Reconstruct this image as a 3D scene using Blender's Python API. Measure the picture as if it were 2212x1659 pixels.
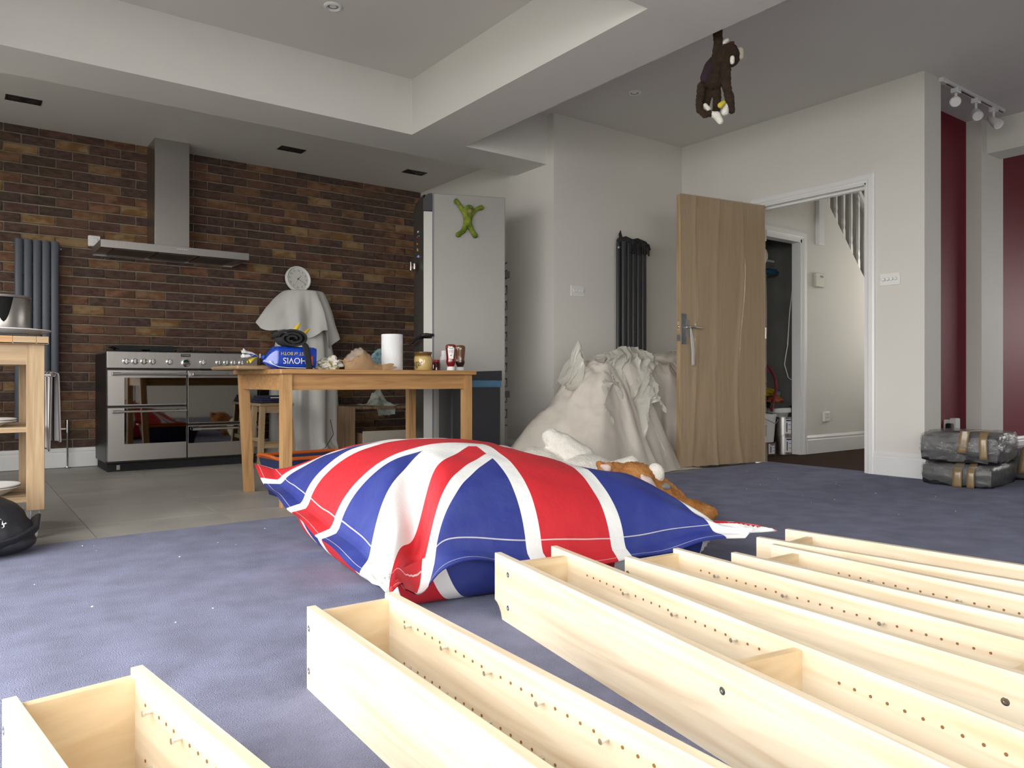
import bpy, bmesh, math, random
from mathutils import Vector, Matrix, noise
for o in list(bpy.data.objects): bpy.data.objects.remove(o)
sc = bpy.context.scene
C = sc.collection
random.seed(7)
R = math.radians
# ---------------------------------------------------------------- camera
FPX, YAW, HOR, EYE = 1630.0, R(36.5), 820.4, 0.68      # focal length and horizon in photo pixels, eye height in metres
cd = bpy.data.cameras.new('camera'); cam = bpy.data.objects.new('camera', cd); C.objects.link(cam)
cd.sensor_width = 36; cd.lens = FPX / 2212 * 36; cd.clip_start = 0.02; cd.clip_end = 200
cd.shift_y = -(829.5 - HOR) / 2212
cam.location = (0, 0, EYE); cam.rotation_euler = (R(90), 0, -YAW)
sc.camera = cam
# ---------------------------------------------------------------- light and exposure
vs = sc.view_settings
vs.view_transform = 'Standard'; vs.look = 'None'; vs.gamma = 1; vs.use_curve_mapping = False
vs.exposure = 0.45
SKY = 7.0
w = bpy.data.worlds.new('overcast_sky'); sc.world = w; w.use_nodes = True
bg = w.node_tree.nodes['Background']; bg.inputs[0].default_value = (1.0, 0.985, 0.955, 1); bg.inputs[1].default_value = SKY
def portal(loc, rot, sx, sy):
    l = bpy.data.lights.new('daylight_portal', 'AREA'); l.shape = 'RECTANGLE'; l.size = sx; l.size_y = sy
    l.cycles.is_portal = True
    o = bpy.data.objects.new('daylight_portal', l); C.objects.link(o); o.location = loc; o.rotation_euler = rot
portal((-0.91, 0.8, 1.12), (0, R(-90), 0), 2.2, 5.0)     # garden doors, left wall
portal((-0.91, 5.4, 1.6), (0, R(-90), 0), 1.0, 1.3)      # kitchen window
portal((0.6, -2.01, 1.5), (R(90), 0, 0), 1.7, 1.3)      # window behind the camera
portal((10.21, 0.9, 1.55), (0, R(90), 0), 1.5, 2.2)      # unseen front room window, added to brighten the red walls
portal((8.01, 3.4, 1.5), (0, R(90), 0), 1.2, 0.8)       # unseen hall door glazing, added to give the hall daylight
# ---------------------------------------------------------------- photo pixel -> place
def ray(u, v):
    a = (u - 1106) / FPX; s, c = math.sin(YAW), math.cos(YAW)
    return Vector((s + c * a, c - s * a, (HOR - v) / FPX))
def at_z(u, v, z=0.0):
    d = ray(u, v); return Vector((0, 0, EYE)) + d * ((z - EYE) / d.z)
def at_y(u, v, y):
    d = ray(u, v); return Vector((0, 0, EYE)) + d * (y / d.y)
def at_x(u, v, x):
    d = ray(u, v); return Vector((0, 0, EYE)) + d * (x / d.x)
def at_d(u, v, dist):                                    # dist = depth along the view axis, taken from what the thing stands on
    return Vector((0, 0, EYE)) + ray(u, v) * dist
RIGHT = Vector((math.cos(YAW), -math.sin(YAW), 0)); FWD = Vector((math.sin(YAW), math.cos(YAW), 0)); UP = Vector((0, 0, 1))
# ---------------------------------------------------------------- mesh helpers
class MB:
    def __init__(s): s.v = []; s.f = []; s.m = []; s.uv = {}
    def add(s, vs, fs, mi=0, M=None):
        b = len(s.v)
        for p in vs:
            p = Vector(p)
            s.v.append(M @ p if M else p)
        for f in fs: s.f.append([b + i for i in f]); s.m.append(mi)
        return s
    def box(s, x0, x1, y0, y1, z0, z1, mi=0, M=None):
        v = [(x, y, z) for z in (z0, z1) for y in (y0, y1) for x in (x0, x1)]
        return s.add(v, [(0, 2, 3, 1), (4, 5, 7, 6), (0, 1, 5, 4), (2, 6, 7, 3), (0, 4, 6, 2), (1, 3, 7, 5)], mi, M)
    def cbox(s, x0, x1, y0, y1, z0, z1, c=0.004, mi=0, M=None):     # chamfered box, 44 triangles
        v = []; idx = {}
        for sx in (0, 1):
            for sy in (0, 1):
                for sz in (0, 1):
                    X, Y, Z = (x0, x1)[sx], (y0, y1)[sy], (z0, z1)[sz]
                    ix, iy, iz = X + (c, -c)[sx], Y + (c, -c)[sy], Z + (c, -c)[sz]
                    for k, p in enumerate(((X, iy, iz), (ix, Y, iz), (ix, iy, Z))):
                        idx[sx, sy, sz, k] = len(v); v.append(p)
        f = []
        for a in (0, 1):
            f.append([idx[a, i, j, 0] for i, j in ((0, 0), (1, 0), (1, 1), (0, 1))])
            f.append([idx[i, a, j, 1] for i, j in ((0, 0), (1, 0), (1, 1), (0, 1))])
            f.append([idx[i, j, a, 2] for i, j in ((0, 0), (1, 0), (1, 1), (0, 1))])
            for b in (0, 1):
                f.append([idx[a, b, 0, 0], idx[a, b, 1, 0], idx[a, b, 1, 1], idx[a, b, 0, 1]])
                f.append([idx[a, 0, b, 0], idx[a, 1, b, 0], idx[a, 1, b, 2], idx[a, 0, b, 2]])
                f.append([idx[0, a, b, 1], idx[1, a, b, 1], idx[1, a, b, 2], idx[0, a, b, 2]])
                for c2 in (0, 1): f.append([idx[a, b, c2, k] for k in range(3)])
        return s.add(v, f, mi, M)
    def tube(s, path, r, n=8, mi=0, M=None, caps=True, flat=1.0):
        path = [Vector(p) for p in path]; L = len(path)
        rs = r if isinstance(r, (list, tuple)) else [r] * L
        v = []; f = []; nrm = None
        for i, p in enumerate(path):
            t = (path[min(i + 1, L - 1)] - path[max(i - 1, 0)]).normalized()
            if nrm is None:
                nrm = t.orthogonal().normalized()
            nrm = (nrm - t * nrm.dot(t)).normalized(); b = t.cross(nrm)
            for k in range(n):
                a = 2 * math.pi * k / n
                v.append(p + (nrm * math.cos(a) + b * math.sin(a) * flat) * rs[i])
        for i in range(L - 1):
            for k in range(n):
                f.append((i * n + k, i * n + (k + 1) % n, (i + 1) * n + (k + 1) % n, (i + 1) * n + k))
        if caps: f.append(list(range(n))[::-1]); f.append(list(range((L - 1) * n, L * n)))
        return s.add(v, f, mi, M)
    def lathe(s, prof, n=24, mi=0, M=None, sx=1.0, sy=1.0):
        v = []; f = []
        for r, z in prof:
            for k in range(n):
                a = 2 * math.pi * k / n; v.append((r * math.cos(a) * sx, r * math.sin(a) * sy, z))
        for i in range(len(prof) - 1):
            for k in range(n):
                f.append((i * n + k, i * n + (k + 1) % n, (i + 1) * n + (k + 1) % n, (i + 1) * n + k))
        if prof[0][0] > 1e-5: f.append(list(range(n))[::-1])
        if prof[-1][0] > 1e-5: f.append(list(range((len(prof) - 1) * n, len(prof) * n)))
        return s.add(v, f, mi, M)
    def prism(s, poly, y0, y1, mi=0, M=None):            # polygon in x,z pushed along y
        n = len(poly); v = [(x, y0, z) for x, z in poly] + [(x, y1, z) for x, z in poly]
        f = [list(range(n)), list(range(2 * n - 1, n - 1, -1))] + [(i, i + n, (i + 1) % n + n, (i + 1) % n) for i in range(n)]
        return s.add(v, f, mi, M)
    def grid(s, nu, nv, fn, mi=0, close=False, uvf=None):
        b = len(s.v)
        for j in range(nv):
            for i in range(nu):
                s.v.append(Vector(fn(i / (nu if close else nu - 1), j / (nv - 1))))
                if uvf: s.uv[len(s.v) - 1] = uvf(i / (nu if close else nu - 1), j / (nv - 1))
        for j in range(nv - 1):
            for i in range(nu if close else nu - 1):
                i2 = (i + 1) % nu
                s.f.append([b + j * nu + i, b + j * nu + i2, b + (j + 1) * nu + i2, b + (j + 1) * nu + i]); s.m.append(mi)
        return s
    def ball(s, c, rx, ry=None, rz=None, n=16, m=10, mi=0, M=None):
        ry = ry or rx; rz = rz or rx; c = Vector(c); v = []; f = []
        v.append(c + Vector((0, 0, -rz)))
        for j in range(1, m):
            t = -math.pi / 2 + math.pi * j / m
            for k in range(n):
                a = 2 * math.pi * k / n
                v.append(c + Vector((rx * math.cos(t) * math.cos(a), ry * math.cos(t) * math.sin(a), rz * math.sin(t))))
        v.append(c + Vector((0, 0, rz)))
        for k in range(n): f.append((0, 1 + (k + 1) % n, 1 + k))
        for j in range(m - 2):
            for k in range(n):
                f.append((1 + j * n + k, 1 + j * n + (k + 1) % n, 1 + (j + 1) * n + (k + 1) % n, 1 + (j + 1) * n + k))
        e = len(v) - 1
        for k in range(n): f.append((e, 1 + (m - 2) * n + k, 1 + (m - 2) * n + (k + 1) % n))
        return s.add(v, f, mi, M)
    def mesh(s, name, smooth=35, fix=True):
        me = bpy.data.meshes.new(name); me.from_pydata([tuple(p) for p in s.v], [], s.f)
        me.polygons.foreach_set('material_index', s.m)
        if s.uv:
            ul = me.uv_layers.new(name='UVMap')
            for l in me.loops: ul.data[l.index].uv = s.uv.get(l.vertex_index, (0, 0))
        if fix:
            bm = bmesh.new(); bm.from_mesh(me); bmesh.ops.recalc_face_normals(bm, faces=bm.faces); bm.to_mesh(me); bm.free()
        if smooth:
            me.polygons.foreach_set('use_smooth', [True] * len(me.polygons)); me.set_sharp_from_angle(angle=R(smooth))
        me.update(); return me
    def build(s, name, mats, parent=None, loc=None, rz=0, smooth=35, fix=True):
        me = s.mesh(name, smooth, fix)
        for m in (mats if isinstance(mats, (list, tuple)) else [mats]): me.materials.append(m)
        return link(name, me, parent, loc, rz)
def link(name, me, parent=None, loc=None, rz=0):
    o = bpy.data.objects.new(name, me); C.objects.link(o)
    if parent: o.parent = parent
    if loc is not None: o.location = loc
    if rz: o.rotation_euler.z = rz
    return o
def tag(o, label, cat, group=None):
    o['label'] = label; o['category'] = cat
    if group: o['group'] = group
    return o
def thing(name, label, cat, loc=(0, 0, 0), rz=0, group=None):
    o = bpy.data.objects.new(name, None); C.objects.link(o); o.location = loc; o.rotation_euler = (0, 0, rz)
    o.empty_display_size = 0.05
    return tag(o, label, cat, group)
def struct(name, mb, m, smooth=0):
    o = mb.build(name, m, smooth=smooth); o['kind'] = 'structure'; return o
def copy_tree(o, parent=None):
    c = o.copy(); C.objects.link(c); c.parent = parent
    for ch in list(o.children): copy_tree(ch, c)
    return c
def text_mesh(s, size, ext=0.0004, align='CENTER'):
    cu = bpy.data.curves.new('lettering', 'FONT'); cu.body = s; cu.size = size; cu.extrude = ext; cu.align_x = align; cu.align_y = 'CENTER'
    cu.resolution_u = 3
    o = bpy.data.objects.new('lettering', cu); C.objects.link(o)
    dg = bpy.context.evaluated_depsgraph_get()
    me = bpy.data.meshes.new_from_object(o.evaluated_get(dg)); bpy.data.objects.remove(o); return me
def text(s, size, m, parent, mat4, name='lettering', ext=0.0004):
    me = text_mesh(s, size, ext); me.materials.clear(); me.materials.append(m)
    o = link(name, me, parent); o.matrix_local = mat4; return o
def frame(origin, xdir, ydir):                            # matrix with local x, y along the given directions
    x = Vector(xdir).normalized(); y = Vector(ydir); y = (y - x * y.dot(x)).normalized(); z = x.cross(y)
    return Matrix(((x.x, y.x, z.x, origin[0]), (x.y, y.y, z.y, origin[1]), (x.z, y.z, z.z, origin[2]), (0, 0, 0, 1)))
def fuse(name, mb, m, parent=None, voxel=0.006, smooth_it=4, loc=None, fuzz=0.0):   # separate lumps melted into one continuous skin
    o = mb.build(name, m, parent, loc, smooth=0)
    r = o.modifiers.new('skin', 'REMESH'); r.mode = 'VOXEL'; r.voxel_size = voxel; r.use_smooth_shade = True
    q = o.modifiers.new('soften', 'SMOOTH'); q.iterations = smooth_it; q.factor = 0.5
    dg = bpy.context.evaluated_depsgraph_get(); me = bpy.data.meshes.new_from_object(o.evaluated_get(dg))
    o.modifiers.clear(); old = o.data; o.data = me; bpy.data.meshes.remove(old); me.name = name
    if not me.materials: me.materials.append(m)
    if fuzz:
        nn = [v.normal.copy() for v in me.vertices]; co = []
        for v, q in zip(me.vertices, nn): co += list(v.co + q * fuzz * (nz(v.co, 55, 2) + 0.7 * nz(v.co, 120, 4)))
        me.vertices.foreach_set('co', co)
    me.polygons.foreach_set('use_smooth', [True] * len(me.polygons)); me.update()
    return o
def capsule(mb, pts, r, n=10):
    pts = [Vector(p) for p in pts]; rs = r if isinstance(r, (list, tuple)) else [r] * len(pts)
    mb.tube(pts, rs, n)
    for p, q in zip(pts, rs): mb.ball(p, q, n=n, m=8)
def nz(p, s=1.0, seed=0.0):
    return noise.noise(Vector(p) * s + Vector((seed * 7.3, seed * 3.1, seed * 1.7)))
# ---------------------------------------------------------------- materials
def rgb(h):
    h = h.lstrip('#'); v = [int(h[i:i + 2], 16) / 255 for i in (0, 2, 4)]
    return tuple(c / 12.92 if c <= 0.04045 else ((c + 0.055) / 1.055) ** 2.4 for c in v) + (1,)
def mat(name, col, rough=0.6, metal=0.0, var=0.0, vscale=8.0, bump=0.0, bscale=60.0, spec=0.5, stretch=None, col2=None, sheen=0.0, alpha=None, coat=0.0, trans=0.0, detail=4.0, sharp=None, coord='Object', emit=None):
    m = bpy.data.materials.new(name); m.use_nodes = True; nt = m.node_tree; N = nt.nodes; L = nt.links; b = N['Principled BSDF']
    c = rgb(col) if isinstance(col, str) else tuple(col) + (1,)
    b.inputs['Base Color'].default_value = c; b.inputs['Roughness'].default_value = rough; b.inputs['Metallic'].default_value = metal
    b.inputs['Specular IOR Level'].default_value = spec
    if sheen: b.inputs['Sheen Weight'].default_value = sheen
    if coat: b.inputs['Coat Weight'].default_value = coat; b.inputs['Coat Roughness'].default_value = 0.08
    if trans: b.inputs['Transmission Weight'].default_value = trans
    if alpha is not None: b.inputs['Alpha'].default_value = alpha
    if emit: b.inputs['Emission Color'].default_value = rgb(emit[0]); b.inputs['Emission Strength'].default_value = emit[1]
    if var or bump:
        tc = N.new('ShaderNodeTexCoord'); mp = N.new('ShaderNodeMapping'); L.new(tc.outputs[coord], mp.inputs[0])
        if stretch: mp.inputs['Scale'].default_value = stretch
    if var:
        n = N.new('ShaderNodeTexNoise'); n.inputs['Scale'].default_value = vscale; n.inputs['Detail'].default_value = detail; L.new(mp.outputs[0], n.inputs[0])
        rp = N.new('ShaderNodeValToRGB'); L.new(n.outputs[0], rp.inputs[0])
        lo, hi = sharp or (0.3, 0.7)
        rp.color_ramp.elements[0].position = lo; rp.color_ramp.elements[1].position = hi
        c2 = rgb(col2) if col2 else tuple(x * (1 - var) for x in c[:3]) + (1,)
        rp.color_ramp.elements[0].color = c2; rp.color_ramp.elements[1].color = c
        L.new(rp.outputs[0], b.inputs['Base Color'])
    if bump:
        n2 = N.new('ShaderNodeTexNoise'); n2.inputs['Scale'].default_value = bscale; n2.inputs['Detail'].default_value = 5; L.new(mp.outputs[0], n2.inputs[0])
        bp = N.new('ShaderNodeBump'); bp.inputs['Strength'].default_value = bump; bp.inputs['Distance'].default_value = 0.01
        L.new(n2.outputs[0], bp.inputs['Height']); L.new(bp.outputs[0], b.inputs['Normal'])
    return m
def wood(name, light, dark, sx=(1.5, 22, 22), scale=1.6, rough=0.5, contrast=(0.35, 0.75), rings=True):
    m = bpy.data.materials.new(name); m.use_nodes = True; nt = m.node_tree; N = nt.nodes; L = nt.links; b = N['Principled BSDF']
    tc = N.new('ShaderNodeTexCoord'); mp = N.new('ShaderNodeMapping'); mp.inputs['Scale'].default_value = sx; L.new(tc.outputs['Object'], mp.inputs[0])
    n = N.new('ShaderNodeTexNoise'); n.inputs['Scale'].default_value = scale; n.inputs['Detail'].default_value = 6; n.inputs['Distortion'].default_value = 1.2; L.new(mp.outputs[0], n.inputs[0])
    rp = N.new('ShaderNodeValToRGB'); rp.color_ramp.elements[0].position, rp.color_ramp.elements[1].position = contrast
    rp.color_ramp.elements[0].color = rgb(light); rp.color_ramp.elements[1].color = rgb(dark)
    if rings:                                             # cathedral figure: rings of a slowly varying field
        mp2 = N.new('ShaderNodeMapping'); mp2.inputs['Scale'].default_value = tuple(x * 0.22 for x in sx); L.new(tc.outputs['Object'], mp2.inputs[0])
        n2 = N.new('ShaderNodeTexNoise'); n2.inputs['Scale'].default_value = scale; n2.inputs['Detail'].default_value = 1; L.new(mp2.outputs[0], n2.inputs[0])
        k = N.new('ShaderNodeMath'); k.operation = 'MULTIPLY'; k.inputs[1].default_value = 60; L.new(n2.outputs[0], k.inputs[0])
        s = N.new('ShaderNodeMath'); s.operation = 'SINE'; L.new(k.outputs[0], s.inputs[0])
        a = N.new('ShaderNodeMath'); a.operation = 'MULTIPLY_ADD'; a.inputs[1].default_value = 0.06; L.new(s.outputs[0], a.inputs[0]); L.new(n.outputs[0], a.inputs[2])
        L.new(a.outputs[0], rp.inputs[0])
    else: L.new(n.outputs[0], rp.inputs[0])
    L.new(rp.outputs[0], b.inputs['Base Color']); b.inputs['Roughness'].default_value = rough
    bp = N.new('ShaderNodeBump'); bp.inputs['Strength'].default_value = 0.08; bp.inputs['Distance'].default_value = 0.004
    L.new(n.outputs[0], bp.inputs['Height']); L.new(bp.outputs[0], b.inputs['Normal'])
    return m
M = {}
def vary_per_object(m):                                   # shift the pattern of every piece by its own random amount
    N = m.node_tree.nodes; L = m.node_tree.links; mp = [n for n in N if n.type == 'MAPPING'][0]
    oi = N.new('ShaderNodeObjectInfo'); k = N.new('ShaderNodeVectorMath'); k.operation = 'SCALE'; k.inputs[0].default_value = (3.1, 1.7, 2.3)
    mu = N.new('ShaderNodeMath'); mu.operation = 'MULTIPLY'; mu.inputs[1].default_value = 9.0; L.new(oi.outputs['Random'], mu.inputs[0]); L.new(mu.outputs[0], k.inputs['Scale']); L.new(k.outputs[0], mp.inputs['Location'])
    return m
M['white_paint'] = mat('white_paint', (0.68, 0.66, 0.62), 0.75, var=0.03, vscale=1.5, bump=0.05, bscale=90)
M['ceiling_paint'] = mat('ceiling_paint', (0.70, 0.68, 0.65), 0.85, var=0.03, vscale=1.2, bump=0.04, bscale=70)
M['gloss_white'] = mat('gloss_white', (0.76, 0.76, 0.76), 0.3, var=0.03, vscale=6)
M['red_paint'] = mat('red_paint', (0.17, 0.012, 0.024), 0.62, spec=0.25, var=0.08, vscale=1.5, bump=0.05, bscale=80)
M['carpet'] = mat('carpet', (0.245, 0.262, 0.415), 0.95, var=0.36, vscale=7, bump=1.0, bscale=300, spec=0.1, sheen=0.2, detail=14)
M['brown_carpet'] = mat('brown_carpet', (0.075, 0.045, 0.032), 0.95, var=0.3, vscale=60, bump=0.6, bscale=300, spec=0.1)
M['tile'] = mat('tile', (0.36, 0.345, 0.315), 0.45, var=0.22, vscale=3.5, bump=0.05, bscale=40, detail=8)
M['grout'] = mat('grout', (0.22, 0.21, 0.19), 0.9, var=0.1)
M['mortar'] = mat('mortar', (0.30, 0.26, 0.19), 0.95, var=0.3, vscale=30, bump=0.5, bscale=200)
M['steel'] = mat('steel', (0.44, 0.42, 0.40), 0.34, 1.0, var=0.06, vscale=4, stretch=(1, 1, 60))
M['steel_h'] = mat('steel_h', (0.42, 0.40, 0.385), 0.42, 1.0, var=0.08, vscale=3, stretch=(40, 1, 1))
M['chrome'] = mat('chrome', (0.8, 0.8, 0.8), 0.12, 1.0, var=0.02, vscale=5)
M['oven_glass'] = mat('oven_glass', (0.22, 0.21, 0.19), 0.03, 1.0, var=0.03, vscale=2)
M['black'] = mat('black', (0.012, 0.012, 0.013), 0.4, var=0.2, vscale=12)
M['black_matt'] = mat('black_matt', (0.015, 0.015, 0.017), 0.85, var=0.3, vscale=25, bump=0.2, bscale=200)
M['anthracite'] = mat('anthracite', (0.075, 0.085, 0.105), 0.5, var=0.05, vscale=5)
M['anthracite_dark'] = mat('anthracite_dark', (0.032, 0.033, 0.036), 0.5, var=0.05, vscale=5)
M['white_plastic'] = mat('white_plastic', (0.75, 0.75, 0.73), 0.35, var=0.03)
M['rubber'] = mat('rubber', (0.03, 0.03, 0.03), 0.7, var=0.1)
M['birch'] = wood('birch', '#dccfb8', '#bea584', sx=(18, 1.1, 18), scale=1.5, rough=0.42, contrast=(0.38, 0.85))
M['birch_x'] = wood('birch_x', '#d8c3a0', '#b8966c', sx=(2.5, 10, 10), scale=1.5, rough=0.42, contrast=(0.38, 0.85))
M['pine'] = wood('pine', '#b58a5a', '#86603a', sx=(2, 30, 30), scale=1.2, rough=0.45, contrast=(0.35, 0.85))
M['pine_z'] = wood('pine_z', '#ba9263', '#8c643d', sx=(30, 30, 2), scale=1.2, rough=0.45, contrast=(0.35, 0.85))
M['pine_pale'] = wood('pine_pale', '#a89070', '#896e4f', sx=(2, 30, 30), scale=1.2, rough=0.5)
M['pine_pale_z'] = wood('pine_pale_z', '#ae9674', '#8e7252', sx=(30, 30, 2), scale=1.2, rough=0.5)
M['oak_grey'] = wood('oak_grey', '#8d7257', '#5c4633', sx=(24, 24, 2), scale=1.2, rough=0.6, rings=False)
M['door_veneer'] = wood('door_veneer', '#b99b6c', '#a28357', sx=(60, 60, 1.5), scale=1.4, rough=0.5, rings=False)
M['sheet'] = mat('sheet', (0.66, 0.61, 0.54), 0.9, var=0.14, vscale=7, bump=0.15, bscale=260, spec=0.2)
M['sheet_white'] = mat('sheet_white', (0.56, 0.55, 0.53), 0.9, var=0.06, vscale=7, bump=0.1, bscale=300, spec=0.2)
def clear_film(name, tint, opac, rough=0.18, bsc=14, bst=0.35):
    m = bpy.data.materials.new(name); m.use_nodes = True; nt = m.node_tree; N = nt.nodes; L = nt.links; out = N['Material Output']; b = N['Principled BSDF']
    b.inputs['Base Color'].default_value = tint + (1,); b.inputs['Roughness'].default_value = rough; b.inputs['Specular IOR Level'].default_value = 0.8
    tc = N.new('ShaderNodeTexCoord'); n = N.new('ShaderNodeTexNoise'); n.inputs['Scale'].default_value = bsc; n.inputs['Detail'].default_value = 4; L.new(tc.outputs['Object'], n.inputs[0])
    bp = N.new('ShaderNodeBump'); bp.inputs['Strength'].default_value = bst; bp.inputs['Distance'].default_value = 0.02; L.new(n.outputs[0], bp.inputs['Height']); L.new(bp.outputs[0], b.inputs['Normal'])
    t = N.new('ShaderNodeBsdfTransparent'); mx = N.new('ShaderNodeMixShader'); mx.inputs[0].default_value = opac
    L.new(t.outputs[0], mx.inputs[1]); L.new(b.outputs[0], mx.inputs[2]); L.new(mx.outputs[0], out.inputs[0]); return m
M['film'] = clear_film('film', (0.50, 0.42, 0.33), 0.36, 0.07, 9, 0.5)
M['wrap'] = clear_film('wrap', (0.30, 0.30, 0.30), 0.32, 0.10, 26, 0.8)
M['poly_sheet'] = clear_film('poly_sheet', (0.66, 0.64, 0.57), 0.66, 0.3)
M['clear'] = clear_film('clear', (0.6, 0.6, 0.6), 0.25, 0.1)
# ================================================================ the setting
def prect(poly, z0, z1):                                  # floor slab from a plan polygon
    mb = MB(); n = len(poly)
    mb.add([(x, y, z0) for x, y in poly] + [(x, y, z1) for x, y in poly],
           [list(range(n)), list(range(n, 2 * n))] + [(i, (i + 1) % n, (i + 1) % n + n, i + n) for i in range(n)])
    return mb
def edge_y(x): return 3.645 + 0.02 * x                   # where the carpet meets the kitchen tiles
struct('floor', prect([(-0.9, -2), (10.2, -2), (10.2, 2.77), (5.45, 2.77), (5.45, 3.86), (5.35, edge_y(5.35) + 0.02), (-0.9, edge_y(-0.9))], -0.05, 0.0), M['carpet'])
kf = struct('floor', prect([(-0.9, edge_y(-0.9)), (5.35, edge_y(5.35) + 0.02), (5.35, 4.70), (3.95, 4.70), (3.95, 6.9), (-0.9, 6.9)], -0.06, -0.009), M['grout'])
struct('floor', prect([(5.45, 2.87), (8.0, 2.87), (8.0, 5.0), (5.45, 5.0)], -0.05, -0.004), M['brown_carpet'])
tile_me = {}
TW, TD = 0.60, 0.60
for j in range(6):
    for i in range(9):
        x0 = -0.7 + i * TW; y0 = 3.42 + j * TD; x1 = x0 + TW - 0.004; y1 = y0 + TD - 0.004
        if x0 > 3.8 and y0 > 4.3: continue
        x1 = min(x1, 3.85 if y1 > 4.62 else 5.35); y1 = min(y1, 6.79)
        if y1 - y0 < 0.05 or x1 - x0 < 0.05: continue
        a, b = max(y0, edge_y(x0) + 0.004), max(y0, edge_y(x1) + 0.004)
        if a >= y1 - 0.02: continue
        mb = MB(); p = [(x0, a), (x1, b), (x1, y1), (x0, y1)]
        mb.add([(x, y, -0.009) for x, y in p] + [(x, y, -0.004) for x, y in p], [(4, 5, 6, 7), (0, 1, 5, 4), (1, 2, 6, 5), (2, 3, 7, 6), (3, 0, 4, 7)])
        mb.build('tile', M['tile'], kf, smooth=0)
vary_per_object(M['tile'])
Z2 = 2.80
struct('ceiling', MB().box(-0.9, 10.2, -2, 7, Z2, Z2 + 0.1), M['ceiling_paint'])
struct('ceiling', MB().box(-0.9, 4.0, 5.05, 6.8, 2.60, Z2), M['ceiling_paint'])
struct('trim_1', MB().box(-0.9, 3.83, 4.70, 5.12, 2.41, Z2), M['ceiling_paint'])          # downstand beams
struct('trim_2', MB().box(2.60, 3.05, -2, 4.70, 2.41, Z2), M['ceiling_paint'])
struct('trim_3', MB().box(-0.9, 2.60, 2.05, 2.45, 2.41, Z2), M['ceiling_paint'])
struct('trim_4', MB().box(6.80, 7.06, -2, 2.66, 2.53, Z2), M['white_paint'])
# brick wall
wb = struct('wall_back', MB().box(-0.9, 4.0, 6.80, 6.95, -0.05, 2.7), M['mortar'])
BR = []
for k, (c1, c2, vs_, sh) in enumerate((
        ((0.112, 0.066, 0.048), '#463228', 30, (0.35, 0.65)), ((0.125, 0.066, 0.050), '#4a322b', 25, (0.35, 0.7)),
        ((0.090, 0.058, 0.046), '#3d2e27', 30, (0.3, 0.7)), ((0.150, 0.080, 0.052), '#543a2d', 22, (0.3, 0.7)),
        ((0.185, 0.098, 0.055), '#5f402d', 20, (0.35, 0.6)), ((0.225, 0.128, 0.066), '#6b4a30', 16, (0.4, 0.6)),
        ((0.270, 0.175, 0.088), '#75532f', 14, (0.42, 0.58)), ((0.220, 0.108, 0.060), '#583a2a', 12, (0.42, 0.6)),
        ((0.118, 0.068, 0.055), '#42302b', 35, (0.35, 0.7)))):
    BR.append(vary_per_object(mat('brick_%d' % k, c1, 0.9, var=0.4, vscale=vs_, col2=c2, sharp=sh, bump=0.8, bscale=110, stretch=(0.6, 1, 1.3), detail=6)))
BW = (5, 5, 5, 4, 4, 3, 2.2, 2.2, 5)
def brick_mesh(w, seed):
    rr = random.Random(seed); j = lambda: rr.uniform(-0.002, 0.002)
    mb = MB(); y = -0.011
    fr = [(0 + j(), y, 0 + j()), (w + j(), y, j()), (w + j(), y, 0.065 + j()), (j(), y, 0.065 + j())]
    inn = [(0.004, y - 0.004, 0.004), (w - 0.004, y - 0.004, 0.004), (w - 0.004, y - 0.004, 0.061), (0.004, y - 0.004, 0.061)]
    bk = [(x, 0.01, z) for x, _, z in fr]
    mb.add(inn + fr + bk, [(0, 1, 2, 3)] + [(i, (i + 1) % 4, (i + 1) % 4 + 4, i + 4) for i in range(4)] + [(i + 4, (i + 1) % 4 + 4, (i + 1) % 4 + 8, i + 8) for i in range(4)])
    return mb
spots = []
for n in range(-17, 18):
    z = 1.270 + 0.075 * n
    if z < 0.0 or z + 0.065 > 2.64: continue
    x = 0.865 + (0.1125 if n % 2 else 0) - 0.225 * 10
    while x < 3.86:
        a, b = max(x, -0.9), min(x + 0.215, 3.855)
        if b - a > 0.03: spots.append((a, b - a, z))
        x += 0.225
def hidden(a, wd, z):
    return (a > 0.9 and a + wd < 2.0 and z < 0.86) or a < 0.16 or (1.28 < a and a + wd < 1.56 and z > 1.75) or a > 3.45
order = sorted(spots, key=lambda q: (hidden(*q), q[0] * 0.595 + 6.8 * 0.804))
cache = {}; rest = MB()
for i, (a, wd, z) in enumerate(order):
    kind = random.choices(range(9), BW)[0]
    if i < 300:
        key = (round(wd, 2), random.randrange(4))
        if key not in cache:
            cache[key] = brick_mesh(wd, hash(key) & 255).mesh('brick', 0); cache[key].materials.append(BR[0])
        o = link('brick', cache[key], wb, (a, 6.80, z)); o.material_slots[0].link = 'OBJECT'; o.material_slots[0].material = BR[kind]
    else:
        bmx = brick_mesh(wd, i % 64); rest.add([p + Vector((a, 6.80, z)) for p in bmx.v], bmx.f, kind)
o = rest.build('brick', BR, wb, smooth=0); o['kind'] = 'stuff'
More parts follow.
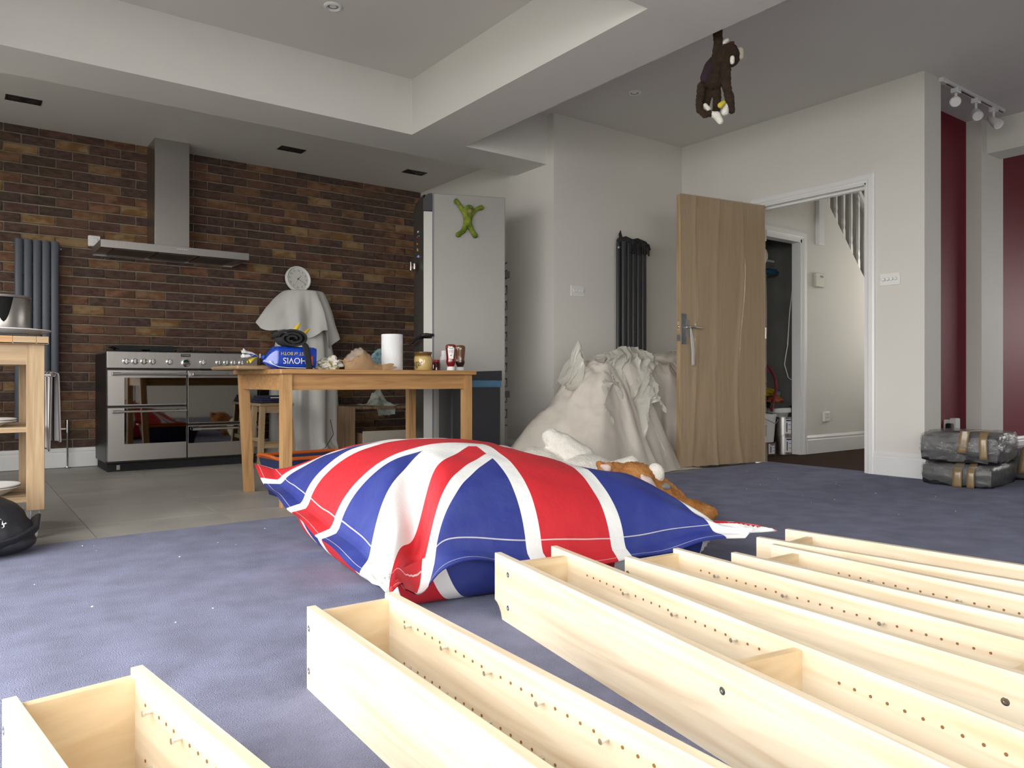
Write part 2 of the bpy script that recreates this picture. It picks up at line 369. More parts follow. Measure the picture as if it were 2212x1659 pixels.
# other walls
struct('wall_right', MB().box(3.86, 4.0, 5.2, 6.95, -0.05, Z2), M['white_paint'])
struct('wall_chimney', MB().box(3.83, 5.40, 4.62, 5.236, -0.05, Z2), M['white_paint'])
dw = MB().box(5.35, 5.43, 3.83, 4.62, -0.05, Z2).box(5.35, 5.43, 2.865, 3.83, 2.135, Z2).box(5.35, 5.59, 2.476, 2.865, 0, Z2)
struct('wall_door', dw, M['white_paint'])
struct('wall_left', MB().box(-1.05, -0.9, -2, -1.7, -0.05, Z2).box(-1.05, -0.9, 3.5, 4.75, -0.05, Z2).box(-1.05, -0.9, 6.05, 7, -0.05, Z2).box(-1.05, -0.9, 4.75, 6.05, -0.05, 1.1).box(-1.05, -0.9, 4.75, 6.05, 2.1, Z2).box(-1.05, -0.9, -1.7, 3.5, 2.2, Z2), M['white_paint'])
struct('wall_rear', MB().box(-1.05, -0.3, -2.15, -2, 0, Z2).box(1.5, 10.2, -2.15, -2, 0, Z2).box(-0.3, 1.5, -2.15, -2, 0, 0.85).box(-0.3, 1.5, -2.15, -2, 2.15, Z2), M['white_paint'])
struct('wall_front', MB().box(10.2, 10.35, -2, -0.2, 0, Z2).box(10.2, 10.35, 2.0, 3, 0, Z2).box(10.2, 10.35, -0.2, 2.0, 0, 0.9).box(10.2, 10.35, -0.2, 2.0, 1.9, Z2), M['white_paint'])  # window opening out of view, added so daylight reaches the red walls
struct('wall_red', MB().box(5.59, 10.2, 2.77, 2.78, 0, Z2), M['red_paint'])
struct('wall_hall', MB().box(5.55, 10.2, 2.782, 2.87, 0, Z2), M['white_paint'])
struct('wall_pier', MB().box(6.70, 7.12, 2.654, 2.77, 0, Z2), M['white_paint'])
fr = MB()
for y in (-1.7, -0.42, 0.88, 2.18, 3.44): fr.box(-1.0, -0.94, y, y + 0.06, 0, 2.2)
fr.box(-1.0, -0.94, -1.7, 3.5, 2.14, 2.2).box(-1.0, -0.94, -1.7, 3.5, 0, 0.03)
struct('window_1', fr, M['anthracite'])
fr = MB().box(-0.3, -0.24, -2.1, -2.04, 0.85, 2.15).box(1.44, 1.5, -2.1, -2.04, 0.85, 2.15).box(0.57, 0.63, -2.1, -2.04, 0.85, 2.15).box(-0.3, 1.5, -2.1, -2.04, 0.85, 0.91).box(-0.3, 1.5, -2.1, -2.04, 2.09, 2.15)
struct('window_3', MB().box(-1.0, -0.94, 4.75, 4.81, 1.1, 2.1).box(-1.0, -0.94, 5.99, 6.05, 1.1, 2.1).box(-1.0, -0.94, 5.37, 5.43, 1.1, 2.1).box(-1.0, -0.94, 4.75, 6.05, 1.1, 1.16).box(-1.0, -0.94, 4.75, 6.05, 2.04, 2.1), M['gloss_white'])
struct('window_2', fr, M['gloss_white'])
struct('ground', MB().box(-14, -1.05, -10, 14, -0.2, -0.08).box(10.35, 20, -10, 14, -0.2, -0.08).box(-1.05, 10.35, -10, -2.15, -0.2, -0.08), mat('paving', (0.30, 0.31, 0.27), 0.9, var=0.2, vscale=2))
# hall and cupboard under the stairs
hw = MB()
hw.prism([(6.19, 0), (8.0, 0), (8.0, 0.98), (6.62, 2.36), (6.62, Z2), (6.19, Z2)], 3.95, 4.02)
hw.box(5.43, 6.19, 3.95, 4.02, 1.93, Z2)
struct('wall_hall', hw, M['white_paint'])
struct('wall_hall', MB().box(8.0, 8.1, 2.77, 3.0, 0, Z2).box(8.0, 8.1, 3.8, 5.0, 0, Z2).box(8.0, 8.1, 3.0, 3.8, 0, 0.9).box(8.0, 8.1, 3.0, 3.8, 2.1, Z2), M['white_paint'])  # end wall opening is added to let daylight into the hall
struct('wall_stair', MB().box(6.45, 8.0, 4.85, 5.0, 0, Z2), M['white_paint'])
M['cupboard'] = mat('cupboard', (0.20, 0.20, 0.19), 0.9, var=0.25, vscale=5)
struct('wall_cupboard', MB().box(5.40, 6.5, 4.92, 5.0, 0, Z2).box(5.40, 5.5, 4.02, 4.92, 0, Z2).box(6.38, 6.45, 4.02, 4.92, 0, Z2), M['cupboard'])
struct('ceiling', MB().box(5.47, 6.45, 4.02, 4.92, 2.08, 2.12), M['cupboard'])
# skirting boards
def skirting(name, p0, p1, nrm, h=0.17, m='gloss_white'):
    d = (Vector(p1) - Vector(p0)); L = d.length; F = frame((p0[0], p0[1], 0), (d.x, d.y, 0), (nrm[0], nrm[1], 0))
    mb = MB(); prof = [(0, 0), (0.018, 0), (0.018, h - 0.045), (0.013, h - 0.036), (0.016, h - 0.022), (0.006, h - 0.004), (0, h)]
    n = len(prof)
    v = [F @ Vector((0, a, 0)) + Vector((0, 0, b)) for a, b in prof] + [F @ Vector((L, a, 0)) + Vector((0, 0, b)) for a, b in prof]
    mb.add(v, [list(range(n)), list(range(n, 2 * n))] + [(i, (i + 1) % n, (i + 1) % n + n, i + n) for i in range(n)])
    struct(name, mb, M[m])
skirting('baseboard_back', (-0.9, 6.786), (3.86, 6.786), (0, -1), 0.15)
skirting('baseboard_right', (3.83, 5.236), (3.83, 4.62), (-1, 0))
skirting('baseboard_chimney', (3.83, 4.62), (5.35, 4.62), (0, -1))
skirting('baseboard_door', (5.35, 2.825), (5.35, 2.46), (-1, 0))
skirting('baseboard_pier', (5.35, 2.476), (5.59, 2.476), (0, -1))
skirting('baseboard_red', (5.59, 2.77), (6.70, 2.77), (0, -1))
skirting('baseboard_red', (7.12, 2.77), (10.2, 2.77), (0, -1))
skirting('baseboard_pier', (6.70, 2.654), (7.12, 2.654), (0, -1))
skirting('baseboard_hall', (6.27, 3.95), (8.0, 3.95), (0, -1))
# door lining and architrave
def architrave(name, F, wd, ht, aw, m=M['gloss_white']):   # F: x along opening, y out of the wall
    prof = [(0, 0), (0, 0.012), (aw * 0.25, 0.014), (aw * 0.35, 0.019), (aw * 0.8, 0.019), (aw, 0.013), (aw, 0)]
    mb = MB()
    path = [((0, 0), (-1, 0)), ((0, ht), (-1, 1)), ((wd, ht), (1, 1)), ((wd, 0), (1, 0))]
    v = []; n = len(prof)
    for (x, z), (dx, dz) in path:
        for a, b in prof: v.append(F @ Vector((x + dx * a, b, 0)) + Vector((0, 0, z + dz * a)))
    f = []
    for i in range(3):
        for k in range(n - 1): f.append((i * n + k, i * n + k + 1, (i + 1) * n + k + 1, (i + 1) * n + k))
    mb.add(v, f); return mb
FD = frame((5.35, 2.885, 0), (0, 1, 0), (-1, 0, 0))
dl = architrave('', FD, 0.93, 2.115, 0.065)
dl.box(5.345, 5.455, 2.865, 2.898, 0, 2.135).box(5.345, 5.435, 3.80, 3.83, 0, 2.135).box(5.345, 5.435, 2.865, 3.83, 2.102, 2.135)
dl.box(5.40, 5.44, 2.898, 2.912, 0, 2.10).box(5.40, 5.44, 2.898, 3.80, 2.085, 2.102)
struct('trim_5', dl, M['gloss_white'])
FC = frame((5.50, 3.95, 0), (1, 0, 0), (0, -1, 0))
cl = architrave('', FC, 0.69, 1.95, 0.075)
cl.box(6.17, 6.19, 3.94, 4.03, 0, 1.95).box(5.48, 6.19, 3.94, 4.03, 1.925, 1.95)
struct('trim_6', cl, M['gloss_white'])
cf = architrave('', frame((8.0, 3.0, 0.9), (0, 1, 0), (-1, 0, 0)), 0.8, 1.2, 0.06)
struct('trim_7', cf, M['gloss_white'])
# ================================================================ shelf units lying on their backs
M['hole'] = mat('hole', (0.22, 0.10, 0.03), 0.9, var=0.1)
M['peg'] = mat('peg', (0.72, 0.72, 0.70), 0.25, 0.9, var=0.05)
SW, SH, ST, SL = 0.207, 0.18, 0.019, 2.02
hole_me = MB().lathe([(0.0, 0), (0.0029, 0.0), (0.0029, 0.001), (0.0, 0.001)], 8).mesh('peg_hole', 0)
peg_me = MB().lathe([(0.0, 0), (0.0035, 0.0), (0.0035, 0.011), (0.0048, 0.012), (0.0048, 0.016), (0.0, 0.0165)], 10).mesh('shelf_peg', 30)
screw_me = MB().lathe([(0.0075, 0), (0.0075, 0.0006), (0.0058, 0.0012), (0.0030, 0.0012), (0.0026, 0.0002), (0.0, 0.0002)], 12).mesh('screw', 30)
hole_me.materials.append(M['hole']); peg_me.materials.append(M['peg']); screw_me.materials.append(M['chrome'])
def side_board(notch):
    mb = MB()
    if notch:                                             # foot end cut away for a skirting board
        poly = [(0, 0.045), (-0.014, 0.041), (-0.028, 0.032), (-0.040, 0.018), (-0.048, 0.0), (-SL, 0), (-SL, SH), (0, SH)]
    else: poly = [(0, 0), (-SL, 0), (-SL, SH), (0, SH)]
    n = len(poly)
    mb.add([(0, y, z) for y, z in poly] + [(ST, y, z) for y, z in poly], [list(range(n)), list(range(n, 2 * n))] + [(i, (i + 1) % n, (i + 1) % n + n, i + n) for i in range(n)])
    return mb
def shelf_unit(loc, ang, foot, mid, hole0, pegs, label, npegs):
    # local frame: x across the unit, -y along it away from the visible end
    t = thing('shelf_unit', label, 'shelf unit', (loc[0], loc[1], 0.0), ang, 'pale wooden shelf units lying on the carpet')
    a = side_board(foot).build('side_panel', M['birch'], t, smooth=0)
    b = link('side_panel', a.data, t, (SW - ST, 0, 0))
    ye = -0.075 if foot else -0.003
    MB().box(ST, SW - ST, ye - ST, ye, 0.006, SH - 0.012).build('end_panel', M['birch_x'], t, smooth=0)
    MB().box(ST, SW - ST, -SL + 0.003, -SL + ST, 0.006, SH - 0.012).build('end_panel', M['birch_x'], t, smooth=0)
    MB().box(ST, SW - ST, -SL + 0.01, ye - 0.002, 0.002, 0.006).build('back_panel', M['birch'], t, smooth=0)
    if mid: MB().box(ST, SW - ST, -mid - ST, -mid, 0.006, SH - 0.010).build('fixed_shelf', M['birch_x'], t, smooth=0)
    for side in (0, 1):
        X = ST if side == 0 else SW - ST
        for row, zz in ((0, SH - 0.042), (1, 0.045)):
            for k in range(44):
                yy = -(hole0 + 0.032 * k)
                if yy < -SL + 0.12: break
                if mid and abs(yy + mid + 0.01) < 0.09: continue
                o = link('shelf_peg' if k in pegs else 'peg_hole', peg_me if k in pegs else hole_me, t, (X, yy, zz))
                o.rotation_euler = (0, R(90) if side == 0 else R(-90), 0)
    for yy in [ye - ST / 2 if not foot else ye - 0.01] + ([-mid - ST / 2] if mid else []):
        for zz in ((0.042, SH - 0.045) if yy > -0.5 else (SH - 0.055,)):
            for X, rt in ((0.0002, -90), (SW - 0.0002, 90)):
                o = link('screw', screw_me, t, (X, yy, zz)); o.rotation_euler = (0, R(rt), 0)
    return t
shelf_unit((0.061, 1.424), R(-82.7 + 90), False, 0, 0.075, (1, 5, 13, 20), 'pale wooden shelf unit lying nearest the lower left corner', 0)
shelf_unit((0.626, 1.606), R(-91.5 + 90), False, 0.98, 0.10, (1, 6, 11, 16, 21), 'pale wooden shelf unit lying just in front of the beanbag corner', 0)
shelf_unit((1.259, 1.785), R(-99.6 + 90), True, 0.93, 0.20, (6, 12, 18), 'pale wooden shelf unit with a scooped foot and a fixed cross shelf', 0)
shelf_unit((1.527, 1.527), R(-94.0 + 90), False, 0.98, 0.11, (2, 9, 17), 'pale wooden shelf unit whose flush end overlaps the beanbag front hem', 0)
shelf_unit((1.809, 1.378), R(-90.8 + 90), True, 0.98, 0.22, (3, 10, 17), 'pale wooden shelf unit, second from the open carpet, recessed end panel', 0)
shelf_unit((2.050, 1.465), R(-83.6 + 90), True, 0.98, 0.22, (5, 12, 19), 'pale wooden shelf unit farthest right beside the open carpet', 0)
# loose white cable behind the farthest unit
pts = [at_z(1735 + 10 * i, 1150, 0) + Vector((0.0, 0.0, 0.004 + 0.05 * math.sin(math.pi * i / 5))) for i in range(6)]
c0 = Vector((2.44, 1.40, 0)); pts = [c0 + Vector((0.10 * math.cos(a), 0.10 * math.sin(a) * 0.8 , 0.006 + 0.125 * max(0, math.sin(a)))) for a in [math.pi * k / 10 for k in range(11)]]
tag(MB().tube(pts, 0.004, 6).tube([p + Vector((0.01, 0.004, -0.006 if 0 < i < 10 else 0)) for i, p in enumerate(pts)], 0.0035, 6).build('cable', M['white_plastic']), 'white cable loop standing up behind the last shelf unit', 'cable')

# ================================================================ beanbag
def flag_material():
    m = bpy.data.materials.new('flag_print'); m.use_nodes = True; nt = m.node_tree; N = nt.nodes; L = nt.links; b = N['Principled BSDF']
    uv = N.new('ShaderNodeUVMap'); sp = N.new('ShaderNodeSeparateXYZ'); L.new(uv.outputs[0], sp.inputs[0])
    def mth(op, a, b_=None, c=None):
        n = N.new('ShaderNodeMath'); n.operation = op
        for i, x in enumerate((a, b_, c)):
            if x is None: continue
            if isinstance(x, (int, float)): n.inputs[i].default_value = x
            else: L.new(x, n.inputs[i])
        return n.outputs[0]
    P = mth('MULTIPLY_ADD', sp.outputs[0], 2, -1); Q = mth('MULTIPLY_ADD', sp.outputs[1], 2, -1)
    aP = mth('ABSOLUTE', P); aQ = mth('ABSOLUTE', Q)
    t = mth('SUBTRACT', P, Q); wv = mth('SUBTRACT', mth('ADD', P, Q), mth('MULTIPLY', 0.36, mth('MULTIPLY', mth('MINIMUM', 1.0, mth('MAXIMUM', 0.0, mth('MULTIPLY', P, 3.0))), mth('MINIMUM', 1.0, mth('MAXIMUM', 0.0, mth('MULTIPLY', mth('SUBTRACT', 0.84, P), 6.0))))))
    s1 = mth('MULTIPLY', t, mth('SIGN', mth('MULTIPLY', wv, -1)))       # + on the front side of the near corner
    s2 = mth('MULTIPLY', wv, mth('SIGN', t))
    def band(x, lo, hi): return mth('MULTIPLY', mth('GREATER_THAN', x, lo), mth('LESS_THAN', x, hi))
    dw_ = mth('MAXIMUM', band(s1, -0.24, 0.24), band(s2, -0.24, 0.24))
    dr = mth('MAXIMUM', band(s1, 0.0, 0.165), band(s2, 0.0, 0.165))
    cw = mth('MAXIMUM', mth('LESS_THAN', mth('ABSOLUTE', mth('SUBTRACT', P, 0.03)), 0.27), mth('LESS_THAN', aQ, 0.285))
    cr = mth('MAXIMUM', mth('LESS_THAN', mth('ABSOLUTE', mth('SUBTRACT', P, 0.03)), 0.19), mth('LESS_THAN', aQ, 0.19))
    edge = mth('MAXIMUM', aP, aQ)
    st1 = band(edge, 0.919, 0.9208); st2 = band(edge, 0.984, 0.9856); stitch = mth('MAXIMUM', st1, st2)
    tc = N.new('ShaderNodeTexCoord'); ns = N.new('ShaderNodeTexNoise'); ns.inputs['Scale'].default_value = 9; ns.inputs['Detail'].default_value = 7; L.new(tc.outputs['Object'], ns.inputs[0])
    rp = N.new('ShaderNodeValToRGB'); rp.color_ramp.elements[0].position = 0.45; rp.color_ramp.elements[1].position = 0.8; L.new(ns.outputs[0], rp.inputs[0])
    blue = N.new('ShaderNodeMixRGB'); blue.inputs[1].default_value = (0.018, 0.030, 0.205, 1); blue.inputs[2].default_value = (0.035, 0.055, 0.22, 1); L.new(rp.outputs[0], blue.inputs[0])
    def mix(f, a, col):
        n = N.new('ShaderNodeMixRGB'); L.new(f, n.inputs[0]); L.new(a, n.inputs[1]); n.inputs[2].default_value = col; return n.outputs[0]
    WH = (0.72, 0.72, 0.72, 1); RD = (0.50, 0.014, 0.024, 1)
    c = mix(dw_, blue.outputs[0], WH); c = mix(dr, c, RD); c = mix(cw, c, WH); c = mix(cr, c, RD)
    st = N.new('ShaderNodeMixRGB'); L.new(mth('MULTIPLY', stitch, 0.6), st.inputs[0]); L.new(c, st.inputs[1]); st.inputs[2].default_value = (0.7, 0.7, 0.7, 1)
    L.new(st.outputs[0], b.inputs['Base Color']); b.inputs['Roughness'].default_value = 0.62
    n2 = N.new('ShaderNodeTexNoise'); n2.inputs['Scale'].default_value = 12; n2.inputs['Detail'].default_value = 6; L.new(tc.outputs['Object'], n2.inputs[0])
    bp = N.new('ShaderNodeBump'); bp.inputs['Strength'].default_value = 0.25; bp.inputs['Distance'].default_value = 0.02; L.new(n2.outputs[0], bp.inputs['Height']); L.new(bp.outputs[0], b.inputs['Normal'])
    return m
M['flag'] = flag_material()
cF, cR_, cL, cB = Vector((0.90, 1.76, 0.135)), Vector((2.30, 1.57, 0.175)), Vector((1.035, 3.23, 0.300)), Vector((2.52, 3.05, 0.12))
def seam(p, q):                                           # seam level: the sheet before it is filled
    v = cF * (1 - p) * (1 - q) + cR_ * p * (1 - q) + cL * (1 - p) * q + cB * p * q
    P, Q = 2 * p - 1, 2 * q - 1; fr_ = max(0, -Q); bk_ = max(0, Q)
    v.y += (0.15 * (1 - abs(P) ** 5) * fr_ ** 2 - 0.10 * (1 - P * P) * bk_ ** 2)      # filled edges pull in between the corners
    v.x += (0.0 if p < 0.5 else -0.05) * (1 - Q * Q) * abs(P) ** 2
    v.z += 0.035 * fr_ * math.exp(-((p - 0.2) / 0.12) ** 2) - 0.045 * fr_ * math.exp(-((p - 0.66) / 0.22) ** 2) - 0.012 * (1 - Q * Q) * max(0, -P)
    return v
def fill(p, q):
    P, Q = (2 * p - 1), (2 * q - 1)
    e = max(0.0, min(1.0, (1 - abs(P)) / 0.085)) ; g = max(0.0, min(1.0, (1 - abs(Q)) / 0.085))
    a = min(1, abs(P) / (0.93 if P < 0 else 0.85)); b_ = min(1, abs(Q) / 0.93)
    return max(0, (1 - a ** (2.3 if P < 0 else 5.0))) ** 0.62 * max(0, (1 - b_ ** 2.5)) ** 0.60
def bag_top(p, q):
    v = seam(p, q); h = fill(p, q); P, Q = 2 * p - 1, 2 * q - 1
    z = h * (0.252 - 0.085 * P - 0.03 * Q - 0.40 * max(0, P) * max(0, Q + 0.5))
    # crease between the near corner lobe and the front face
    ln = (P + 0.80) - 0.30 * (Q + 1); z -= 0.125 * math.exp(-(ln / 0.075) ** 2) * math.exp(-((Q + 0.74) / 0.26) ** 2)
    z += 0.035 * math.exp(-((P + 0.72) / 0.22) ** 2) * math.exp(-((Q + 0.55) / 0.35) ** 2)
    wr = nz((p * 5, q * 9, 0), 1.0, 3) * 0.010 + nz((p * 16, q * 16, 0), 1, 5) * 0.0035
    rad = math.atan2(Q + 1.0, P + 1.0); wr += 0.010 * math.sin(rad * 22 + 3 * nz((p * 3, q * 3, 0))) * math.exp(-((P + 1) ** 2 + (Q + 1) ** 2) / 0.18)
    rad = math.atan2(Q + 1.0, 1 - P); wr += 0.010 * math.sin(rad * 18) * math.exp(-((P - 1) ** 2 + (Q + 1) ** 2) / 0.15)
    ed = min(1, h * 3); v.z += z + wr * (0.4 + 0.6 * ed)
    cl = math.exp(-((P + 1) ** 2 + (Q - 1) ** 2) / 0.02); v.z += 0.03 * cl      # upturned far left tip
    if max(abs(P), abs(Q)) > 0.92:
        k = (max(abs(P), abs(Q)) - 0.92) / 0.08
        v.z -= k * (0.030 if Q < -0.9 and abs(P) < 0.9 else 0.012); v += Vector((0, -0.012 * k, 0)) if Q < -0.9 else Vector((-0.010 * k, 0, 0))
        v.z += 0.006 * k * math.sin(p * 31 + q * 27)
    v.z = max(v.z, 0.015)
    return v
def bag_bot(p, q):
    P, Q = 2 * p - 1, 2 * q - 1
    v = seam(p, q); h = fill(p, q)
    if max(abs(P), abs(Q)) > 0.925:
        v = bag_top(p, q); v.z -= 0.003; return v
    d = 1 - max(abs(P), abs(Q)) / 0.925                    # 0 at the seam, 1 in the middle
    out = math.sin(min(1, d / 0.45) * math.pi) * 0.075
    c = (cF + cR_ + cL + cB) / 4; dv = Vector((v.x - c.x, v.y - c.y, 0)); dv = dv.normalized() if dv.length > 0.05 else Vector()
    corner = min(1, (2 - abs(P) - abs(Q)) / 0.55)
    v += dv * out * corner
    f = min(1, d / 0.30); f = f * f * (3 - 2 * f)
    v.z = v.z * (1 - f) + 0.004 * f + nz((p * 9, q * 9, 1), 1, 8) * 0.012 * (1 - f) * min(1, d * 12)
    v.z = max(v.z, 0.003)
    return v
bb = MB(); bb.grid(190, 190, bag_top, uvf=lambda a, b: (a, b)); bb.grid(110, 110, bag_bot, uvf=lambda a, b: (a, b))
tag(bb.build('beanbag', M['flag'], smooth=60, fix=False), 'large red, white and blue flag beanbag slumped on the carpet', 'beanbag')

# ================================================================ range cooker
CX, CY = 0.904, 6.235
t = thing('range_cooker', 'wide stainless steel range cooker with four glass doors against the brick wall', 'cooker', (CX, CY, -0.004))
MB().cbox(0, 1.1, 0.02, 0.55, 0.06, 0.885, 0.006).build('body', M['black'], t)
MB().box(0.01, 1.09, 0.035, 0.5, 0, 0.075).build('plinth', M['black_matt'], t)
MB().cbox(0, 1.1, 0.0, 0.55, 0.882, 0.898, 0.004).build('hob', M['steel_h'], t)
MB().cbox(0, 1.1, -0.012, 0.03, 0.768, 0.898, 0.006).build('control_panel', M['steel_h'], t)
def oven_door(x0, x1, z0, z1, wx0, wx1, wz0, wz1):
    d = MB().cbox(x0, x1, -0.018, 0.02, z0, z1, 0.004).build('oven_door', M['steel'], t)
    MB().cbox(wx0, wx1, -0.0205, -0.017, wz0, wz1, 0.001).build('oven_window', M['oven_glass'], d)
    hz = z1 - 0.03; a, b = x0 + 0.035, x1 - 0.015
    MB().tube([(a, -0.058, hz), (b, -0.058, hz)], 0.0085, 12).tube([(a - 0.006, -0.058, hz), (a + 0.05, -0.058, hz)], 0.0115, 12).tube([(b - 0.05, -0.058, hz), (b + 0.006, -0.058, hz)], 0.0115, 12) \
        .tube([(a + 0.02, -0.058, hz), (a + 0.02, -0.016, hz)], 0.008, 8).tube([(b - 0.02, -0.058, hz), (b - 0.02, -0.016, hz)], 0.008, 8).build('handle', M['chrome'], d)
oven_door(0.002, 0.552, 0.490, 0.758, 0.115, 0.548, 0.500, 0.700)
oven_door(0.002, 0.552, 0.078, 0.478, 0.115, 0.548, 0.205, 0.472)
oven_door(0.560, 1.098, 0.342, 0.758, 0.564, 0.985, 0.350, 0.700)
oven_door(0.560, 1.098, 0.078, 0.330, 0.564, 0.985, 0.190, 0.320)
knob = MB().lathe([(0.024, 0), (0.024, 0.004), (0.019, 0.006), (0.018, 0.026), (0.015, 0.030), (0, 0.030)], 20).box(-0.004, 0.004, -0.019, 0.019, 0.006, 0.034).mesh('knob', 35); knob.materials.append(M['chrome'])
for u in (271.4, 290.7, 309.9, 328.8, 365, 436.6, 471.6, 488.2, 504, 520.6):
    o = link('knob', knob, t, (at_y(u, 780, CY).x - CX, -0.012, 0.822)); o.rotation_euler = (R(90), 0, 0)
o = MB().lathe([(0.033, 0), (0.033, 0.010), (0.026, 0.012), (0, 0.012)], 28).build('clock_dial', M['chrome'], t, (at_y(400.3, 780, CY).x - CX, -0.012, 0.816)); o.rotation_euler = (R(90), 0, 0)
scr = MB().add([(0.024 * math.cos(a), 0.024 * math.sin(a), 0.0125) for a in [math.pi * k / 12 for k in range(13)]], [list(range(13))]).build('clock_display', mat('lcd_green', (0.004, 0.03, 0.008), 0.2, var=0.1, emit=('#0b5a12', 0.02)), o)
bx_ = at_y(400.3, 767, CY).x - CX
p = MB().box(bx_ - 0.035, bx_ + 0.035, -0.0145, -0.011, 0.862, 0.884).build('brand_plate', M['black'], t)
text('STOVES', 0.017, M['chrome'], p, frame((bx_, -0.0148, 0.873), (1, 0, 0), (0, 0, 1)))
MB().cbox(0.07, 0.095, 0.028, 0.034, 0.012, 0.05, 0.002).build('badge', M['chrome'], t)
for gx in (0.16, 0.40, 0.70, 0.94):
    g = MB()
    for k in range(5): g.box(gx - 0.10, gx + 0.10, 0.08 + k * 0.09, 0.09 + k * 0.09, 0.905, 0.915)
    g.box(gx - 0.1, gx - 0.09, 0.08, 0.45, 0.897, 0.915).box(gx + 0.09, gx + 0.10, 0.08, 0.45, 0.897, 0.915).build('pan_support', M['black_matt'], t)
g = MB(); g.prism([(-0.215, 0.012), (-0.19, 0.0), (0.19, 0.0), (0.215, 0.012), (0.235, 0.02), (0.235, 0.024), (0.21, 0.022), (0.185, 0.030), (-0.185, 0.030), (-0.21, 0.022), (-0.235, 0.024), (-0.235, 0.02)], -0.12, 0.12)
tag(g.build('griddle_pan', M['black_matt'], loc=(at_y(312, 755, 6.42).x, 6.44, 0.912)), 'black griddle pan upside down on the cooker hob', 'pan')

# ================================================================ cooker hood
t = thing('cooker_hood', 'stainless steel chimney cooker hood on the brick wall', 'cooker hood', (0.876, 6.30, 1.665))
MB().box(0.004, 1.081, 0.006, 0.485, 0.013, 0.057).build('canopy', M['steel_h'], t, smooth=0)
MB().cbox(0.0, 1.085, 0.0, 0.006, 0, 0.058, 0.0012).build('front_panel', M['steel_h'], t, smooth=0)
MB().box(0, 0.004, 0.006, 0.485, 0, 0.057).box(1.081, 1.085, 0.006, 0.485, 0, 0.057).box(0.004, 1.081, 0.477, 0.485, 0, 0.013).build('rim', M['steel_h'], t, smooth=0)
M['filter'] = mat('filter', (0.25, 0.24, 0.22), 0.5, 1.0, var=0.4, vscale=200)
for k in range(3):
    x0 = 0.10 + 0.31 * k
    f_ = MB().box(x0, x0 + 0.275, 0.09, 0.44, 0.004, 0.012).build('grease_filter', M['filter'], t)
    MB().box(x0, x0 + 0.275, 0.425, 0.44, 0.0, 0.005).build('filter_edge', M['chrome'], f_)
    if k < 2:
        o = MB().lathe([(0.028, 0), (0.028, -0.004), (0.02, -0.005), (0, -0.003)], 16).build('hood_lamp', M['chrome'], t, (0.37 + 0.36 * k, 0.05, 0.012))
for k in range(5): MB().box(0.53 + 0.016 * k, 0.541 + 0.016 * k, -0.0015, 0.001, 0.036, 0.040).build('button', M['white_plastic'], t)
MB().cbox(0.405, 0.665, 0.19, 0.485, 0.055, 0.935, 0.002).build('chimney', M['steel'], t)
MB().box(0.4035, 0.6665, 0.1885, 0.485, 0.50, 0.503).build('chimney_joint', M['steel_h'], t)

# spur switch beside the hood
t = thing('fused_switch', 'white boxed switch on the brick wall beside the cooker hood', 'switch', (0.852, 6.79, 1.735))
MB().cbox(0, 0.086, -0.03, 0, 0, 0.086, 0.006).build('back_box', M['white_plastic'], t)
MB().cbox(0.026, 0.066, -0.036, -0.03, 0.028, 0.066, 0.003).build('rocker', M['gloss_white'], t)

# ================================================================ radiators
def radiator(label, loc, n, pitch, z0, z1, m, depth, double):
    t = thing('radiator', label, 'radiator', loc, 0, 'tall tubular radiators')
    tube_me = MB().lathe([(0, z0), (0.026, z0), (0.0275, z0 + 0.004), (0.0275, z1 - 0.004), (0.026, z1), (0, z1)], 20, sy=0.62).mesh('tube', 40); tube_me.materials.append(m)
    for k in range(n): link('tube', tube_me, t, ((k + 0.5) * pitch, -depth, 0))
    if double:
        for k in range(n): link('tube', tube_me, t, ((k + 0.5) * pitch, -depth + 0.062, 0))
    W = n * pitch; br = MB()
    for zz in (z0 + 0.06, z1 - 0.05): br.tube([(-0.008, -depth + 0.022, zz), (W + 0.008, -depth + 0.022, zz)], 0.014, 10)
    br.build('header', m, t)
    for zz in (z0 + 0.25, z1 - 0.25): MB().box(W * 0.4, W * 0.6, -depth + 0.01, 0, zz, zz + 0.03).build('bracket', m, t)
    for x in (-0.012, W + 0.012): MB().tube([(x - 0.005, -depth + 0.022, z1 - 0.05), (x + 0.005, -depth + 0.022, z1 - 0.05)], 0.009, 10).build('bleed_plug', M['chrome'], t)
    return t
t = radiator('blue grey tubular radiator on the brick wall behind the pine trolley', (0.362, 6.785, 0), 5, 0.058, 0.24, 1.735, M['anthracite'], 0.065, False)
v = MB().tube([(0.29, -0.043, 0.30), (0.345, -0.043, 0.30)], 0.010, 10).tube([(0.345, -0.043, 0.27), (0.345, -0.043, 0.37)], 0.014, 12).build('valve', M['chrome'], t)
MB().tube([(0.345, -0.043, 0.30), (0.345, -0.043, 0.0)], 0.0075, 10).lathe([(0.022, 0.0), (0.022, 0.006), (0.008, 0.01)], 14, M=Matrix.Translation((0.345, -0.043, 0))).build('pipe', M['chrome'], t)
t = radiator('dark grey double tubular radiator on the white wall behind the dust sheets', (4.475, 4.61, 0), 5, 0.058, 0.20, 1.835, M['anthracite_dark'], 0.10, True)
MB().tube([(-0.01, -0.08, 0.25), (-0.01, -0.08, 0.0)], 0.0075, 8).build('pipe', M['chrome'], t)
